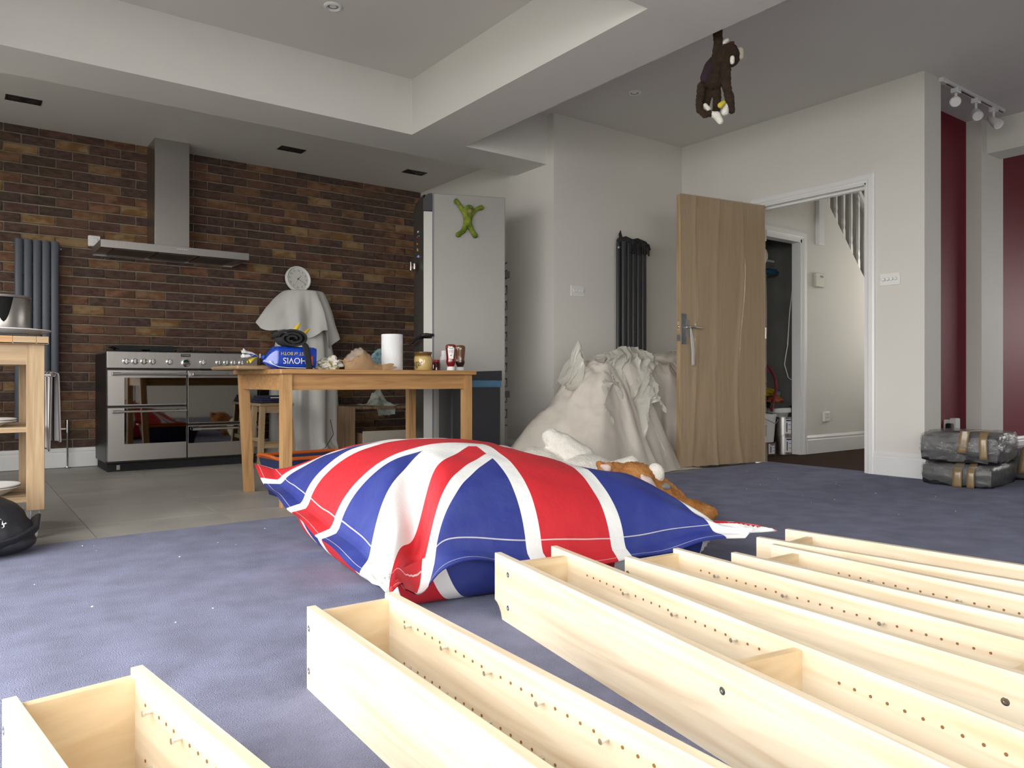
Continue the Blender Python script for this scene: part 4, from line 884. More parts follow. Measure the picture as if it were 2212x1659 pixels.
# ================================================================ stool with folded navy cloth
t = thing('stool', 'pale wooden stool beside the cooker behind the table', 'stool', (2.04, 5.98, -0.004))
MB().cbox(-0.135, 0.135, -0.125, 0.125, 0.478, 0.50, 0.004).build('seat', M['pine_pale'], t)
for sx in (-1, 1):
    for sy in (-1, 1):
        a = Vector((sx * 0.105, sy * 0.095, 0.478)); b = Vector((sx * 0.135, sy * 0.125, 0)); s = 0.019
        v = [q + Vector((dx * s, dy * s, 0)) for q in (b, a) for dx, dy in ((-1, -1), (1, -1), (1, 1), (-1, 1))]
        MB().add(v, [(0, 1, 2, 3), (4, 5, 6, 7), (0, 1, 5, 4), (1, 2, 6, 5), (2, 3, 7, 6), (3, 0, 4, 7)]).build('leg', M['pine_pale_z'], t, smooth=0)
for sy in (-1, 1):
    MB().box(-0.105, 0.105, sy * 0.097 - 0.009, sy * 0.097 + 0.009, 0.425, 0.478).build('rail', M['pine_pale'], t, smooth=0)
    MB().box(-0.12, 0.12, sy * 0.115 - 0.008, sy * 0.115 + 0.008, 0.15, 0.185).build('stretcher', M['pine_pale'], t, smooth=0)
for sx in (-1, 1): MB().box(sx * 0.122 - 0.008, sx * 0.122 + 0.008, -0.11, 0.11, 0.20, 0.23).build('stretcher', M['pine_pale'], t, smooth=0)
t = thing('folded_cloth', 'folded navy blue cloth on the stool seat', 'cloth', (2.04, 5.98, 0.497))
M['navy'] = mat('navy', (0.012, 0.016, 0.045), 0.9, var=0.3, vscale=20)
for k in range(3): MB().cbox(-0.13 + 0.01 * k, 0.12 - 0.006 * k, -0.115, 0.115, 0.018 * k, 0.018 * k + 0.021, 0.008).build('fold', M['navy'], t, smooth=60)
MB().box(-0.05, 0.02, -0.122, -0.119, 0.040, 0.046).build('white_tab', M['white_plastic'], t)

# ================================================================ draped stand with the clock on top
def drape(name, m, c, top, foldn, seed, prof, shape=None, nu=140, nv=60, thick=0.0):
    # prof(k, ang) -> (radius, height) for k 0 (top) .. 1 (hem)
    def fn(i, j):
        a = 2 * math.pi * i; r, z = prof(j, a)
        f = math.sin(a * foldn + 2.5 * nz((math.cos(a) * 1.5, math.sin(a) * 1.5, j * 1.2), 1, seed)) + 0.6 * nz((math.cos(a) * 6, math.sin(a) * 6, j), 1, seed + 1)
        r2 = r * (1 + 0.11 * f * min(1, max(0, j - 0.05) * 1.8))
        return (c[0] + r2 * math.cos(a), c[1] + r2 * math.sin(a), max(z + 0.012 * nz((math.cos(a) * 3, math.sin(a) * 3, j * 4), 1, seed + 2) * j, 0.0))
    g = MB(); g.grid(nu, nv, fn, close=True); g.add([fn(k / nu, 0) for k in range(nu)], [list(range(nu))])
    return g.build(name, m, smooth=70)
DC = (2.475, 6.43)
def col_low(j, a):                                        # long sheet down to the floor
    z = 1.40 * (1 - j) + 0.004; ca = math.cos(a)
    r = 0.17 + 0.085 * min(1, j * 2.2) + (0.02 if ca < 0 else 0.025) * j
    if z < 0.14: r += (0.14 - z) * (0.9 if ca > 0 else 0.3)
    return (r if j > 0.02 else r * j / 0.02), z
def col_top(j, a):                                        # short sheet thrown over it, one corner sticking out
    ca, sa = math.cos(a), math.sin(a)
    if j < 0.1: return 0.168 * (j / 0.1) ** 0.6, 1.456 - 0.003 * (j / 0.1)
    k = (j - 0.1) / 0.9; d = 0.30 + 0.10 * nz((ca * 2, sa * 2, 0), 1, 33) + (0.14 if ca > 0.3 else 0) + 0.06 * max(0, -sa)
    r = 0.168 + 0.13 * k ** 0.8 + 0.115 * k * max(0, -ca) ** 3 * (1 if sa < 0.5 else 0.5)
    return r, 1.453 - d * k ** 1.05
tds = thing('draped_stand', 'white dust sheets draped over a narrow stand by the brick wall', 'dust sheet', (DC[0], DC[1], 0))
for prof_, sd_, fo_ in ((col_low, 2.0, 9), (col_top, 5.0, 8)):
    o = drape('sheet_layer', M['sheet_white'], (0, 0), 1.45, fo_, sd_, prof_); o.parent = tds
# trailing sheet on the floor to the right
def trail(i, j):
    x = 2.55 + 0.55 * i; y = 5.55 + 0.62 * j; e = math.sin(math.pi * min(1, max(0, i))) * math.sin(math.pi * j)
    return (x + 0.04 * nz((i * 3, j * 3, 4)), y, 0.004 + max(0, 0.05 * e + 0.05 * abs(nz((i * 5, j * 5, 0), 1, 12)) * e))
o = MB().grid(40, 40, trail).build('dust_sheet', M['sheet'], smooth=70, fix=False); tag(o, 'beige dust sheet spread on the floor under the drawer unit front', 'dust sheet')
o.modifiers.new('thickness', 'SOLIDIFY').thickness = 0.002
# wall clock
cc = at_y(644, 602, 6.50); CR = 0.117
t = thing('wall_clock', 'round white clock leaning on the wall atop the draped stand', 'clock', (cc.x, 6.50, 1.457 + CR * 0.985), 0)
t.rotation_euler = (R(-9), R(6), R(3))
FY = frame((0, 0, 0), (1, 0, 0), (0, 0, 1))               # local disc plane facing -y
MB().lathe([(0, -0.02), (CR * 0.95, -0.02), (CR, -0.012), (CR, 0.004), (CR * 0.97, 0.014), (CR * 0.90, 0.016), (CR * 0.84, 0.008), (CR * 0.83, 0.0), (0, 0.0)], 64, M=FY).build('case', M['white_plastic'], t)
MB().lathe([(0, 0.0005), (CR * 0.83, 0.0005), (CR * 0.83, 0.001), (0, 0.001)], 64, M=FY).build('dial', mat('dial', (0.66, 0.66, 0.63), 0.5, var=0.02), t)
ink = mat('clock_ink', (0.03, 0.03, 0.035), 0.5, var=0.05)
for k in range(1, 13):
    a = R(90 - 30 * k); text(str(k), 0.023, ink, t, FY @ Matrix.Translation((CR * 0.66 * math.cos(a), CR * 0.66 * math.sin(a), 0.0014)), 'numeral', 0.0003)
def hand(ang, l0, l1, wd, m, z):
    a = R(90 - ang); d = Vector((math.cos(a), math.sin(a), 0)); n_ = Vector((-d.y, d.x, 0))
    MB().add([d * -l0 + n_ * wd, d * l1 + n_ * wd * 0.4, d * l1 - n_ * wd * 0.4, d * -l0 - n_ * wd], [(0, 1, 2, 3)], M=FY @ Matrix.Translation((0, 0, z))).build('hand', m, t, smooth=0)
hand(38, 0.012, 0.042, 0.0028, mat('hand_red', (0.16, 0.01, 0.03), 0.4, var=0.05), 0.004); hand(117, 0.012, 0.072, 0.0022, ink, 0.005); hand(205, 0.015, 0.070, 0.0008, ink, 0.006)
MB().lathe([(0, 0.007), (0.005, 0.007), (0.005, 0.002)], 12, M=FY).build('hub', ink, t)

# ================================================================ open drawer unit with a cloth on it
t = thing('drawer_unit', 'greyish wooden unit with open top compartment and one white drawer', 'drawer unit', (2.69, 5.90, -0.004), R(-3))
W_, D_, H_ = 0.70, 0.36, 0.455
for x0 in (0, W_ - 0.03): MB().box(x0, x0 + 0.03, 0, D_, 0, H_).build('side_panel', M['oak_grey'], t, smooth=0)
MB().box(0.03, W_ - 0.03, 0.05, D_, H_ - 0.022, H_).build('top_panel', M['oak_grey'], t, smooth=0)
MB().box(0.03, W_ - 0.03, 0.0, D_, 0.03, 0.05).build('base_panel', M['oak_grey'], t, smooth=0)
d = MB().box(0.05, W_ - 0.034, -0.13, -0.112, 0.075, 0.255).build('drawer_front', mat('cream_board', (0.46, 0.42, 0.35), 0.6, var=0.06), t, smooth=0)
MB().box(0.06, 0.072, -0.112, 0.25, 0.08, 0.235).build('drawer_side', M['oak_grey'], t, smooth=0); MB().box(W_ - 0.058, W_ - 0.046, -0.112, 0.25, 0.08, 0.235).build('drawer_side', M['oak_grey'], t, smooth=0); MB().box(0.06, W_ - 0.046, -0.112, 0.25, 0.08, 0.088).build('drawer_base', M['oak_grey'], t, smooth=0)
MB().tube([(0.32, -0.150, 0.165), (0.43, -0.150, 0.165)], 0.007, 10).tube([(0.33, -0.15, 0.165), (0.33, -0.13, 0.165)], 0.005, 8).tube([(0.42, -0.15, 0.165), (0.42, -0.13, 0.165)], 0.005, 8).build('handle', M['rubber'], d)
def rag(i, j):
    x = 2.88 + 0.30 * i; y = 5.94 + 0.22 * j
    b_ = 0.15 * math.exp(-((i - 0.45) / 0.20) ** 2 - ((j - 0.55) / 0.28) ** 2)
    return (x + 0.03 * nz((i * 4, j * 4, 1), 1, 21), y + 0.03 * nz((i * 4, j * 4, 2), 1, 22), 0.456 + b_ * (0.75 + 0.5 * abs(nz((i * 7, j * 7, 0), 1, 23))) + 0.02 * abs(nz((i * 9, j * 6, 0), 1, 24)) - (0.09 * (max(0, 0.18 - j) / 0.18) if 0.25 < i < 0.8 else 0.0))
o = MB().grid(46, 40, rag).build('crumpled_cloth', mat('pale_cloth', (0.36, 0.40, 0.36), 0.9, var=0.35, vscale=8, col2='#6f6a58'), smooth=60, fix=False); tag(o, 'crumpled pale green and cream cloth on the drawer unit', 'cloth')
o.modifiers.new('thickness', 'SOLIDIFY').thickness = 0.003
# black cable from the drape
pts = [Vector((2.86, 6.05, 0.35)), Vector((2.72, 5.92, 0.19)), Vector((2.62, 5.86, 0.11)), Vector((2.60, 5.84, 0.02)), Vector((2.70, 5.80, 0.06))]
tag(MB().tube([(2.585, 6.10, 0.34), (2.57, 6.00, 0.22), (2.47, 5.93, 0.12), (2.44, 5.92, 0.11), (2.47, 5.90, 0.02)], 0.003, 6).build('cable', M['rubber']), 'thin black cable hanging in front of the draped stand', 'cable')

# ================================================================ blue storage crate
t = thing('storage_crate', 'navy plastic storage crate with orange rim under the table', 'crate', (1.72, 4.36, -0.004), R(4))
M['crate_blue'] = mat('crate_blue', (0.015, 0.025, 0.09), 0.45, var=0.1); M['orange'] = mat('orange', (0.50, 0.10, 0.012), 0.4, var=0.1)
g = MB(); a, b_ = (0.20, 0.13), (0.25, 0.17); H = 0.235
for k in range(4):
    cs = [(-1, -1), (1, -1), (1, 1), (-1, 1)]; p0, p1 = cs[k], cs[(k + 1) % 4]
    q = lambda s, r, z, e: (s[0] * (r[0] - e), s[1] * (r[1] - e), z)
    g.add([q(p0, a, 0, 0), q(p1, a, 0, 0), q(p1, b_, H, 0), q(p0, b_, H, 0), q(p0, a, 0.004, 0.004), q(p1, a, 0.004, 0.004), q(p1, b_, H, 0.004), q(p0, b_, H, 0.004)], [(0, 1, 2, 3), (5, 4, 7, 6), (3, 2, 6, 7)])
g.box(-0.2, 0.2, -0.13, 0.13, 0, 0.004); g.build('tub', M['crate_blue'], t, smooth=0)
for k in range(5):
    for sy in (-1, 1): MB().box(-0.20 + 0.09 * k, -0.185 + 0.09 * k, sy * 0.165 - 0.006, sy * 0.165 + 0.006, 0.03, 0.20).build('rib', M['crate_blue'], t, smooth=0)
MB().tube([(-0.25, -0.17, H), (0.25, -0.17, H), (0.25, 0.17, H), (-0.25, 0.17, H), (-0.25, -0.17, H)], 0.011, 10).build('rim', M['orange'], t)
for sx in (-1, 1): MB().tube([(sx * 0.25, -0.10, H), (sx * 0.275, -0.09, H + 0.012), (sx * 0.28, 0, H + 0.016), (sx * 0.275, 0.09, H + 0.012), (sx * 0.25, 0.10, H)], 0.009, 10).build('handle', M['orange'], t)

# ================================================================ fridge freezer, pulled out and turned
FA = R(-22.4)
t = thing('fridge_freezer', 'tall silver fridge freezer standing pulled out from the wall', 'fridge', (2.817, 4.765, -0.004), FA)
M['silver_side'] = mat('silver_side', (0.31, 0.30, 0.285), 0.42, 0.25, var=0.04, vscale=2)
M['silver_door'] = mat('silver_door', (0.10, 0.095, 0.09), 0.35, 0.6, var=0.05)
M['door_edge'] = mat('door_edge', (0.50, 0.49, 0.46), 0.4, 0.2, var=0.03)
FH = 2.045
MB().cbox(0.0, 0.535, 0.0, 0.60, 0.03, FH, 0.004).build('cabinet', M['silver_side'], t)
MB().box(0.01, 0.5, 0.03, 0.57, 0, 0.03).build('plinth', M['black_matt'], t)
def fdoor(z0, z1, nm):
    g = MB(); prof = [(-0.012, 0.0), (-0.075, 0.0), (-0.083, 0.06), (-0.092, 0.2), (-0.095, 0.3), (-0.092, 0.4), (-0.083, 0.54), (-0.075, 0.60), (-0.012, 0.60)]
    n = len(prof); g.add([(x, y, z0) for x, y in prof] + [(x, y, z1) for x, y in prof], [list(range(n)), list(range(n, 2 * n))], 0)
    g.add([(x, y, z0) for x, y in prof] + [(x, y, z1) for x, y in prof], [(i, i + 1, i + 1 + n, i + n) for i in range(1, n - 2)] + [(n - 2, n - 1, 2 * n - 1, 2 * n - 2)], 0)
    d = g.build(nm, M['silver_door'], t, smooth=30)
    MB().box(-0.0755, -0.012, -0.002, 0.001, z0, z1 - (0.12 if z1 > 1.5 else 0)).build('door_side', M['door_edge'], d, smooth=0)
    return d
d1 = fdoor(1.0, FH - 0.015, 'fridge_door'); d2 = fdoor(0.06, 0.985, 'freezer_door')
MB().prism([(-0.012, FH), (-0.040, FH - 0.004), (-0.062, FH - 0.02), (-0.080, FH - 0.05), (-0.080, FH - 0.13), (-0.012, FH - 0.13)], -0.003, 0.6).build('top_cap', M['anthracite_dark'], t)
MB().box(-0.014, 0.001, 0.004, 0.596, 0.06, FH - 0.01).build('door_gasket', mat('gasket', (0.20, 0.20, 0.22), 0.6, var=0.05), t, smooth=0)
MB().tube([(-0.005, -0.006, 1.01), (-0.06, -0.018, 1.012), (-0.085, -0.01, 1.008), (-0.12, 0.06, 0.985), (-0.135, 0.16, 0.965), (-0.135, 0.32, 0.96)], [0.010, 0.012, 0.012, 0.011, 0.010, 0.009], 10).build('handle', M['black'], d1)
coil = []
for k in range(22):
    z = 0.34 + k * 0.0585; s = (0.06, 0.54) if k % 2 == 0 else (0.54, 0.06)
    coil += [(0.560, s[0], z), (0.560, s[1], z)]
MB().tube(coil, 0.006, 6).build('condenser_coil', M['black'], t)
gr = MB()
for k in range(12): gr.tube([(0.553, 0.09 + 0.038 * k, 0.33), (0.553, 0.09 + 0.038 * k, 1.60)], 0.003, 5)
for z in (0.55, 1.45): gr.box(0.535, 0.575, 0.02, 0.05, z, z + 0.05)
gr.build('condenser_grille', M['black'], t)
# fridge magnets
mg = ((905, 494, '#b9c4c8', 0.03, 0.012), (904, 505, '#8f1d22', 0.018, 0.02), (907, 505, '#2e8fa8', 0.018, 0.008), (903, 519, '#a8641c', 0.024, 0.014), (902, 528, '#1c2d6b', 0.03, 0.01), (904, 533, '#b8862b', 0.022, 0.022), (900, 540, '#16224f', 0.026, 0.012), (903, 547, '#2c66a0', 0.03, 0.014), (906, 549, '#aab7c4', 0.016, 0.018))
names = ('white arrow shaped', 'dark red square', 'teal bar', 'orange oblong', 'navy bar', 'yellow and red', 'dark blue', 'bright blue', 'pale grey round')
inv = t.matrix_basis.inverted()
for (u, v, colr, wd, hg), nm in zip(mg, names):
    yl = 0.05 + (912 - u) * 0.018; z = EYE + (HOR - v) * 5.55 / FPX
    p = t.matrix_basis @ Vector((-0.0835 - 0.012 * min(1, yl / 0.2), yl, z)); Mx = Matrix.Translation(p) @ Matrix.Rotation(FA, 4, 'Z')
    o = MB().cbox(-0.006, 0.004, -wd / 2, wd / 2, -hg / 2, hg / 2, 0.002).build('fridge_magnet', mat('magnet', rgb(colr)[:3], 0.5, var=0.1)); o.matrix_basis = Mx
    tag(o, nm + ' magnet on the fridge door', 'magnet', 'magnets on the fridge door')
tt = thing('magnet_clip', 'grey bulldog clip magnet lowest on the fridge door', 'clip', t.matrix_basis @ Vector((-0.098, 0.22, EYE + (HOR - 570) * 5.55 / FPX)), FA)
MB().cbox(-0.03, -0.012, -0.055, 0.055, -0.03, 0.03, 0.01).build('jaw', M['chrome'], tt); MB().cbox(-0.055, -0.045, -0.05, 0.05, -0.035, 0.035, 0.004).build('jaw', M['chrome'], tt); MB().box(-0.055, -0.006, -0.01, 0.01, -0.006, 0.006).build('spring', M['orange'], tt)
# green plush monkey stuck on the fridge side
FS = t.matrix_basis @ frame((0, 0, 0), (1, 0, 0), (0, 0, 1))     # x along side, y up, z out of the side
def fside(zx, zy, out=0.02):                             # zoom pixels of the toy -> fridge side
    u = 960 + zx / 15.08; v = 420 + zy / 15.08
    s = (u - 938) / (1092 - 938) * 0.535; z = EYE + (HOR - v) * (5.5 + 0.13 * s / 0.535) / FPX
    return FS @ Vector((s, z + 0.004, out))
M['green_plush'] = mat('green_plush', (0.27, 0.30, 0.03), 0.95, var=0.5, vscale=22, col2='#3a5c10', bump=0.8, bscale=220)
t2 = thing('green_monkey', 'small lime green plush monkey spread on the fridge side', 'plush toy', fside(750, 1300, 0.0))
o0 = t2.location.copy()
g = MB()
K = 0.0002254
capsule(g, [fside(750, 700) - o0, fside(740, 950) - o0], [0.036, 0.030]); g.ball(fside(770, 520, 0.034) - o0, 0.036)
capsule(g, [fside(640, 640) - o0, fside(500, 400) - o0, fside(370, 210) - o0], [0.016, 0.017, 0.016]); g.ball(fside(360, 250) - o0, 0.017)
capsule(g, [fside(880, 660) - o0, fside(1010, 500) - o0, fside(1180, 420) - o0], [0.015, 0.016, 0.016]); g.ball(fside(1190, 450) - o0, 0.018)
capsule(g, [fside(690, 980) - o0, fside(600, 1200) - o0, fside(450, 1310) - o0], [0.022, 0.019, 0.018]); g.ball(fside(440, 1320) - o0, 0.021)
capsule(g, [fside(790, 980) - o0, fside(880, 1200) - o0, fside(980, 1340) - o0], [0.022, 0.019, 0.018]); g.ball(fside(990, 1350) - o0, 0.020)
fuse('body', g, M['green_plush'], t2, 0.005)
MB().ball(fside(780, 600, 0.062) - o0, 0.018, 0.014, 0.016).build('muzzle', mat('tan_plush', (0.26, 0.20, 0.09), 0.95, var=0.3, vscale=60), t2)
for zx, zy in ((765, 505), (830, 525)): MB().ball(fside(zx, zy, 0.070) - o0, 0.0045).build('eye', M['black'], t2)

# ================================================================ dark bin
t = thing('kitchen_bin', 'dark rectangular bin with a blue liner showing, beside the fridge', 'bin', (2.715, 4.36, -0.004), R(-14))
M['bin_dark'] = mat('bin_dark', (0.014, 0.015, 0.020), 0.45, var=0.1)
MB().cbox(0, 0.36, 0, 0.30, 0, 0.645, 0.01).build('bin_body', M['bin_dark'], t)
MB().cbox(-0.004, 0.364, -0.004, 0.304, 0.630, 0.685, 0.006).build('liner', mat('liner_blue', (0.06, 0.17, 0.29), 0.35, var=0.25, vscale=14), t)
MB().prism([(-0.006, 0.690), (0.366, 0.678), (0.366, 0.748), (0.20, 0.742), (-0.006, 0.735)], -0.006, 0.306).build('lid', M['bin_dark'], t, smooth=0)
# ================================================================ heaps under dust sheets
def lerp(a, b, k): return a + (b - a) * k
def blend_r(a, vals):                                     # radius for directions +x, +y, -x, -y
    c, s = math.cos(a), math.sin(a); wx = c * c; wy = s * s
    return (vals[0] if c > 0 else vals[2]) * wx + (vals[1] if s > 0 else vals[3]) * wy
def heap(name, c, rim, top_r, H, seed, m, foldn, label, amp=0.07, ymax=4.60):
    def fn(i, j):
        a = 2 * math.pi * i; ro = blend_r(a, rim); rt = blend_r(a, top_r)
        if j < 0.35: k = j / 0.35; r = rt * k; z = H * (1 - 0.10 * k ** 3)
        else:
            k = (j - 0.35) / 0.65; r = lerp(rt, ro, k ** 0.92); z = H * 0.90 * (1 - k) ** 1.12
        fo = math.sin(a * foldn + 3 * nz((math.cos(a) * 1.3, math.sin(a) * 1.3, j), 1, seed)) + 0.8 * nz((math.cos(a) * 5, math.sin(a) * 5, j * 1.5), 1, seed + 1)
        r *= 1 + amp * fo * min(1, max(0, (j - 0.2) / 0.4))
        xy = (math.cos(a) * r, math.sin(a) * r, 0); z += 0.05 * nz(xy, 5, seed + 2) * (1 if j < 0.5 else 2 - 2 * j) + (0.030 * (1 - 2 * abs(nz(xy, 8, seed + 3))) + 0.014 * (1 - 2 * abs(nz(xy, 19, seed + 6)))) * min(1, 1.25 - j)
        x, y = c[0] + r * math.cos(a), c[1] + r * math.sin(a)
        if y > ymax - 0.03: y = ymax - 0.03 + 0.02 * nz((x * 6, z * 6, 0), 1, seed + 5)
        return (x, y, max(0.0, z) - 0.003)
    g = MB(); g.grid(170, 60, fn, close=True); g.add([fn(k / 170, 0.0) for k in range(170)], [list(range(170))])
    o = g.build(name, m, smooth=70); return tag(o, label, 'dust sheet', 'dust sheets over the heap'), fn
_, f1 = heap('dust_sheet', (4.02, 4.20), (0.56, 0.45, 0.96, 0.46), (0.30, 0.30, 0.26, 0.12), 0.80, 31, M['sheet'], 7, 'cream dust sheet heaped like a tent beside the fridge', amp=0.10)
_, f2 = heap('dust_sheet', (4.80, 4.30), (0.42, 0.35, 0.42, 0.40), (0.34, 0.28, 0.28, 0.20), 0.80, 47, M['sheet'], 8, 'beige dust sheet over the lump behind the open door', amp=0.12)
def cushion(i, j):
    a = 2 * math.pi * i; t_ = math.pi * (j - 0.5); k = 1 + 0.16 * nz((math.cos(a) * 2, math.sin(a) * 2, j * 3), 1, 51) + 0.10 * nz((math.cos(a) * 6, math.sin(a) * 6, j * 6), 1, 52)
    return (4.92 + 0.27 * math.cos(t_) * math.cos(a) * k, 4.36 + 0.17 * math.cos(t_) * math.sin(a) * k, 0.84 + 0.085 * math.sin(t_) * k)
tag(MB().grid(60, 30, cushion, close=True).build('sheet_bundle', M['sheet'], smooth=60), 'bundled cream sheet resting on top of the covered lump', 'sheet', None)
# polythene bunched over the tent: crumpled sheets with ragged outlines
def ridge(p, sc_, seed): return 1 - 2 * abs(nz(p, sc_, seed))
def poly_sheet(label, c, ex, ey, ez_, nu, nv, shape, seed, amp):
    def fn(i, j):
        base = Vector(shape(i, j)); q = (i * 2.2, j * 2.2, 0)
        n = amp * (1.1 * ridge(q, 1.3, seed) + 0.55 * ridge(q, 2.9, seed + 1) + 0.16 * ridge(q, 7, seed + 2))
        n2 = amp * (0.9 * nz(q, 1.8, seed + 4) + 0.5 * ridge(q, 4.1, seed + 5))
        return base + Vector((0.5 * n2, -0.9 * n, 0.55 * n2))
    tag(MB().grid(nu, nv, fn).build('polythene_sheet', M['poly_sheet'], smooth=32, fix=False), label, 'plastic sheet', 'polythene sheets on the heap')
def shp_a(i, j):                                          # hangs from the right of the tent top down its front
    e = math.sin(math.pi * i) ; x = 3.86 + 0.50 * i + 0.07 * math.sin(j * 5) - 0.12 * j * (1 - i)
    if j < 0.3: return (x, 4.36 - 0.5 * j, 0.80 + 0.10 * math.sin(i * 2.8))
    k = (j - 0.3) / 0.7; return (x, 4.21 - 0.27 * k, 0.84 + 0.08 * math.sin(i * 2.8) - (0.58 - 0.20 * math.cos(i * 7)) * k)
poly_sheet('bunched milky polythene sheet hanging down the front of the cream tent', None, 0, 0, 0, 70, 80, shp_a, 61, 0.075)
def shp_b(i, j):                                          # peak at the left of the top
    x = 3.60 + 0.36 * i; return (x, 4.42 - 0.22 * j, 0.66 + 0.20 * i + 0.22 * math.exp(-((i - 0.42) / 0.13) ** 2) * (1 - abs(j - 0.5) * 1.4) - 0.14 * abs(j - 0.4))
poly_sheet('small milky polythene sheet peaking at the left of the tent top', None, 0, 0, 0, 60, 50, shp_b, 71, 0.045)
def shp_c(i, j):                                          # long tail down to the floor
    return (4.14 + 0.10 * i * (1 - 0.4 * j) + 0.16 * j, 3.99 - 0.14 * j + 0.05 * i, 0.52 * (1 - j) + 0.03)
poly_sheet('narrow milky polythene tail trailing to the floor below the bunch', None, 0, 0, 0, 24, 70, shp_c, 81, 0.022)
def strip(i, j): return (4.66 + 0.05 * i + 0.03 * j, 3.93 - 0.01 * math.sin(i * 3), 0.80 - 0.55 * j + 0.02 * math.sin(i * 5))
def hem(i, j):
    x = 4.0 + 0.62 * i; y = 3.80 + 0.16 * j + 0.03 * nz((i * 6, j * 2, 0), 1, 81)
    return (x, y, 0.002 + 0.03 * abs(nz((i * 8, j * 4, 0), 1, 82)) * j)
o = MB().grid(50, 10, hem).build('dust_sheet', M['sheet'], smooth=60, fix=False); o.modifiers.new('thickness', 'SOLIDIFY').thickness = 0.002
tag(o, 'beige dust sheet hem lying flat on the floor before the door', 'dust sheet', 'dust sheets over the heap')

# ================================================================ plush toys behind the beanbag
M['white_plush'] = mat('white_plush', (0.84, 0.81, 0.74), 0.95, var=0.12, vscale=30, bump=0.7, bscale=160)
M['orange_plush'] = mat('orange_plush', (0.62, 0.29, 0.085), 0.95, var=0.4, vscale=14, col2='#9c5f28', bump=0.9, bscale=180)
M['pink_plush'] = mat('pink_plush', (0.70, 0.55, 0.52), 0.95, var=0.1, vscale=30)
WD = 4.45
w0 = at_d(1215, 960, WD); w0.z = 0
t = thing('plush_bear', 'large white plush bear on its back with paws raised behind the beanbag', 'plush toy', w0)
g = MB(); P_ = lambda u, v, d=0.0: at_d(u, v, WD + d) - w0
g.ball(P_(1165, 1020), 0.22, 0.20, 0.145); g.ball(P_(1270, 1030, -0.1), 0.19, 0.17, 0.13); g.ball(P_(1080, 1015, 0.1), 0.17, 0.17, 0.15)
capsule(g, [P_(1250, 1000), P_(1215, 965), P_(1190, 945)], [0.115, 0.082, 0.055]); capsule(g, [P_(1330, 1020, -0.1), P_(1365, 1000, -0.1)], [0.07, 0.045])
capsule(g, [P_(1150, 985, 0.1), P_(1165, 978, 0.1)], [0.06, 0.03])
for p in g.v: p.z = max(p.z, 0.0)
fuse('body', g, M['white_plush'], t, 0.010, 6, fuzz=0.004)
DD = 3.72
w0 = at_d(1400, 1060, DD); w0.z = 0
t = thing('plush_dog', 'orange plush dog lying on its side behind the beanbag', 'plush toy', w0)
P_ = lambda u, v, d=0.0: at_d(u, v - 9, DD + d) - w0
g = MB(); g.ball(P_(1370, 1058), 0.13, 0.13, 0.118); g.ball(P_(1330, 1050, 0.05), 0.10, 0.10, 0.10); capsule(g, [P_(1400, 1065), P_(1445, 1095), P_(1470, 1110)], [0.10, 0.085, 0.07])
capsule(g, [P_(1450, 1105, -0.05), P_(1500, 1108, -0.1), P_(1535, 1118, -0.12)], [0.055, 0.045, 0.035]); g.ball(P_(1340, 1085, 0.22), 0.15, 0.15, 0.11)
capsule(g, [P_(1312, 1028), P_(1296, 1013)], [0.045, 0.02])
for p in g.v: p.z = max(p.z, 0.0)
fuse('body', g, M['orange_plush'], t, 0.007, 5, fuzz=0.006)
g = MB(); g.ball(P_(1416, 1033, -0.03), 0.038, 0.05, 0.055); fuse('muzzle', g, M['white_plush'], t, 0.006)
g = MB(); capsule(g, [P_(1386, 1036, -0.14), P_(1397, 1053, -0.13), P_(1414, 1072, -0.12)], [0.008, 0.034, 0.022]); fuse('ear', g, M['pink_plush'], t, 0.005)
g = MB(); capsule(g, [P_(1312, 1021, -0.035), P_(1301, 1016, -0.035)], [0.022, 0.012]); fuse('ear_lining', g, M['pink_plush'], t, 0.005)
g = MB(); g.ball(P_(1437, 1060, -0.06), 0.03, 0.03, 0.018); fuse('grey_tuft', g, mat('grey_plush', (0.3, 0.3, 0.28), 0.95, var=0.4, vscale=40), t, 0.005)

# ================================================================ monkey hanging from the ceiling beside the beam
MD = 3.90
w0 = at_d(1546, 170, MD)
t = thing('hanging_monkey', 'brown plush monkey hanging by one arm from the ceiling', 'plush toy', w0)
Q_ = lambda zx, zy, d=0.0: at_d(1440 + zx / 6.38, 30 + zy / 6.38, MD + d) - w0
M['brown_plush'] = mat('brown_plush', (0.050, 0.026, 0.012), 0.95, var=0.5, vscale=25, bump=1.0, bscale=200)
M['cream_plush'] = mat('cream_plush', (0.62, 0.54, 0.44), 0.95, var=0.1, vscale=30, bump=0.3, bscale=200)
g = MB(); S = 1.13 / 6.38 * MD / FPX
top = Q_(700, 240); top2 = Vector((top.x, top.y, Z2 - 0.012 - w0.z))
capsule(g, [top2, top, Q_(715, 400), Q_(690, 560), Q_(680, 680)], [55 * S, 58 * S, 55 * S, 58 * S, 70 * S])
g.ball(Q_(845, 570, -0.03), 135 * S); g.ball(Q_(890, 600, -0.02), 110 * S); g.ball(Q_(660, 760), 125 * S, 115 * S, 150 * S); g.ball(Q_(650, 900), 140 * S, 125 * S, 130 * S)
capsule(g, [Q_(820, 760, -0.03), Q_(825, 1000, -0.04), Q_(870, 1180, -0.04), Q_(895, 1330, -0.03)], [60 * S, 55 * S, 56 * S, 42 * S])
capsule(g, [Q_(480, 990), Q_(455, 1150), Q_(455, 1320), Q_(530, 1390), Q_(590, 1375)], [50 * S, 46 * S, 45 * S, 44 * S, 40 * S])
capsule(g, [Q_(575, 1000, 0.03), Q_(570, 1120, 0.03), Q_(550, 1240, 0.03)], 46 * S); capsule(g, [Q_(690, 980, 0.02), Q_(695, 1150, 0.02), Q_(685, 1330, 0.02)], 50 * S)
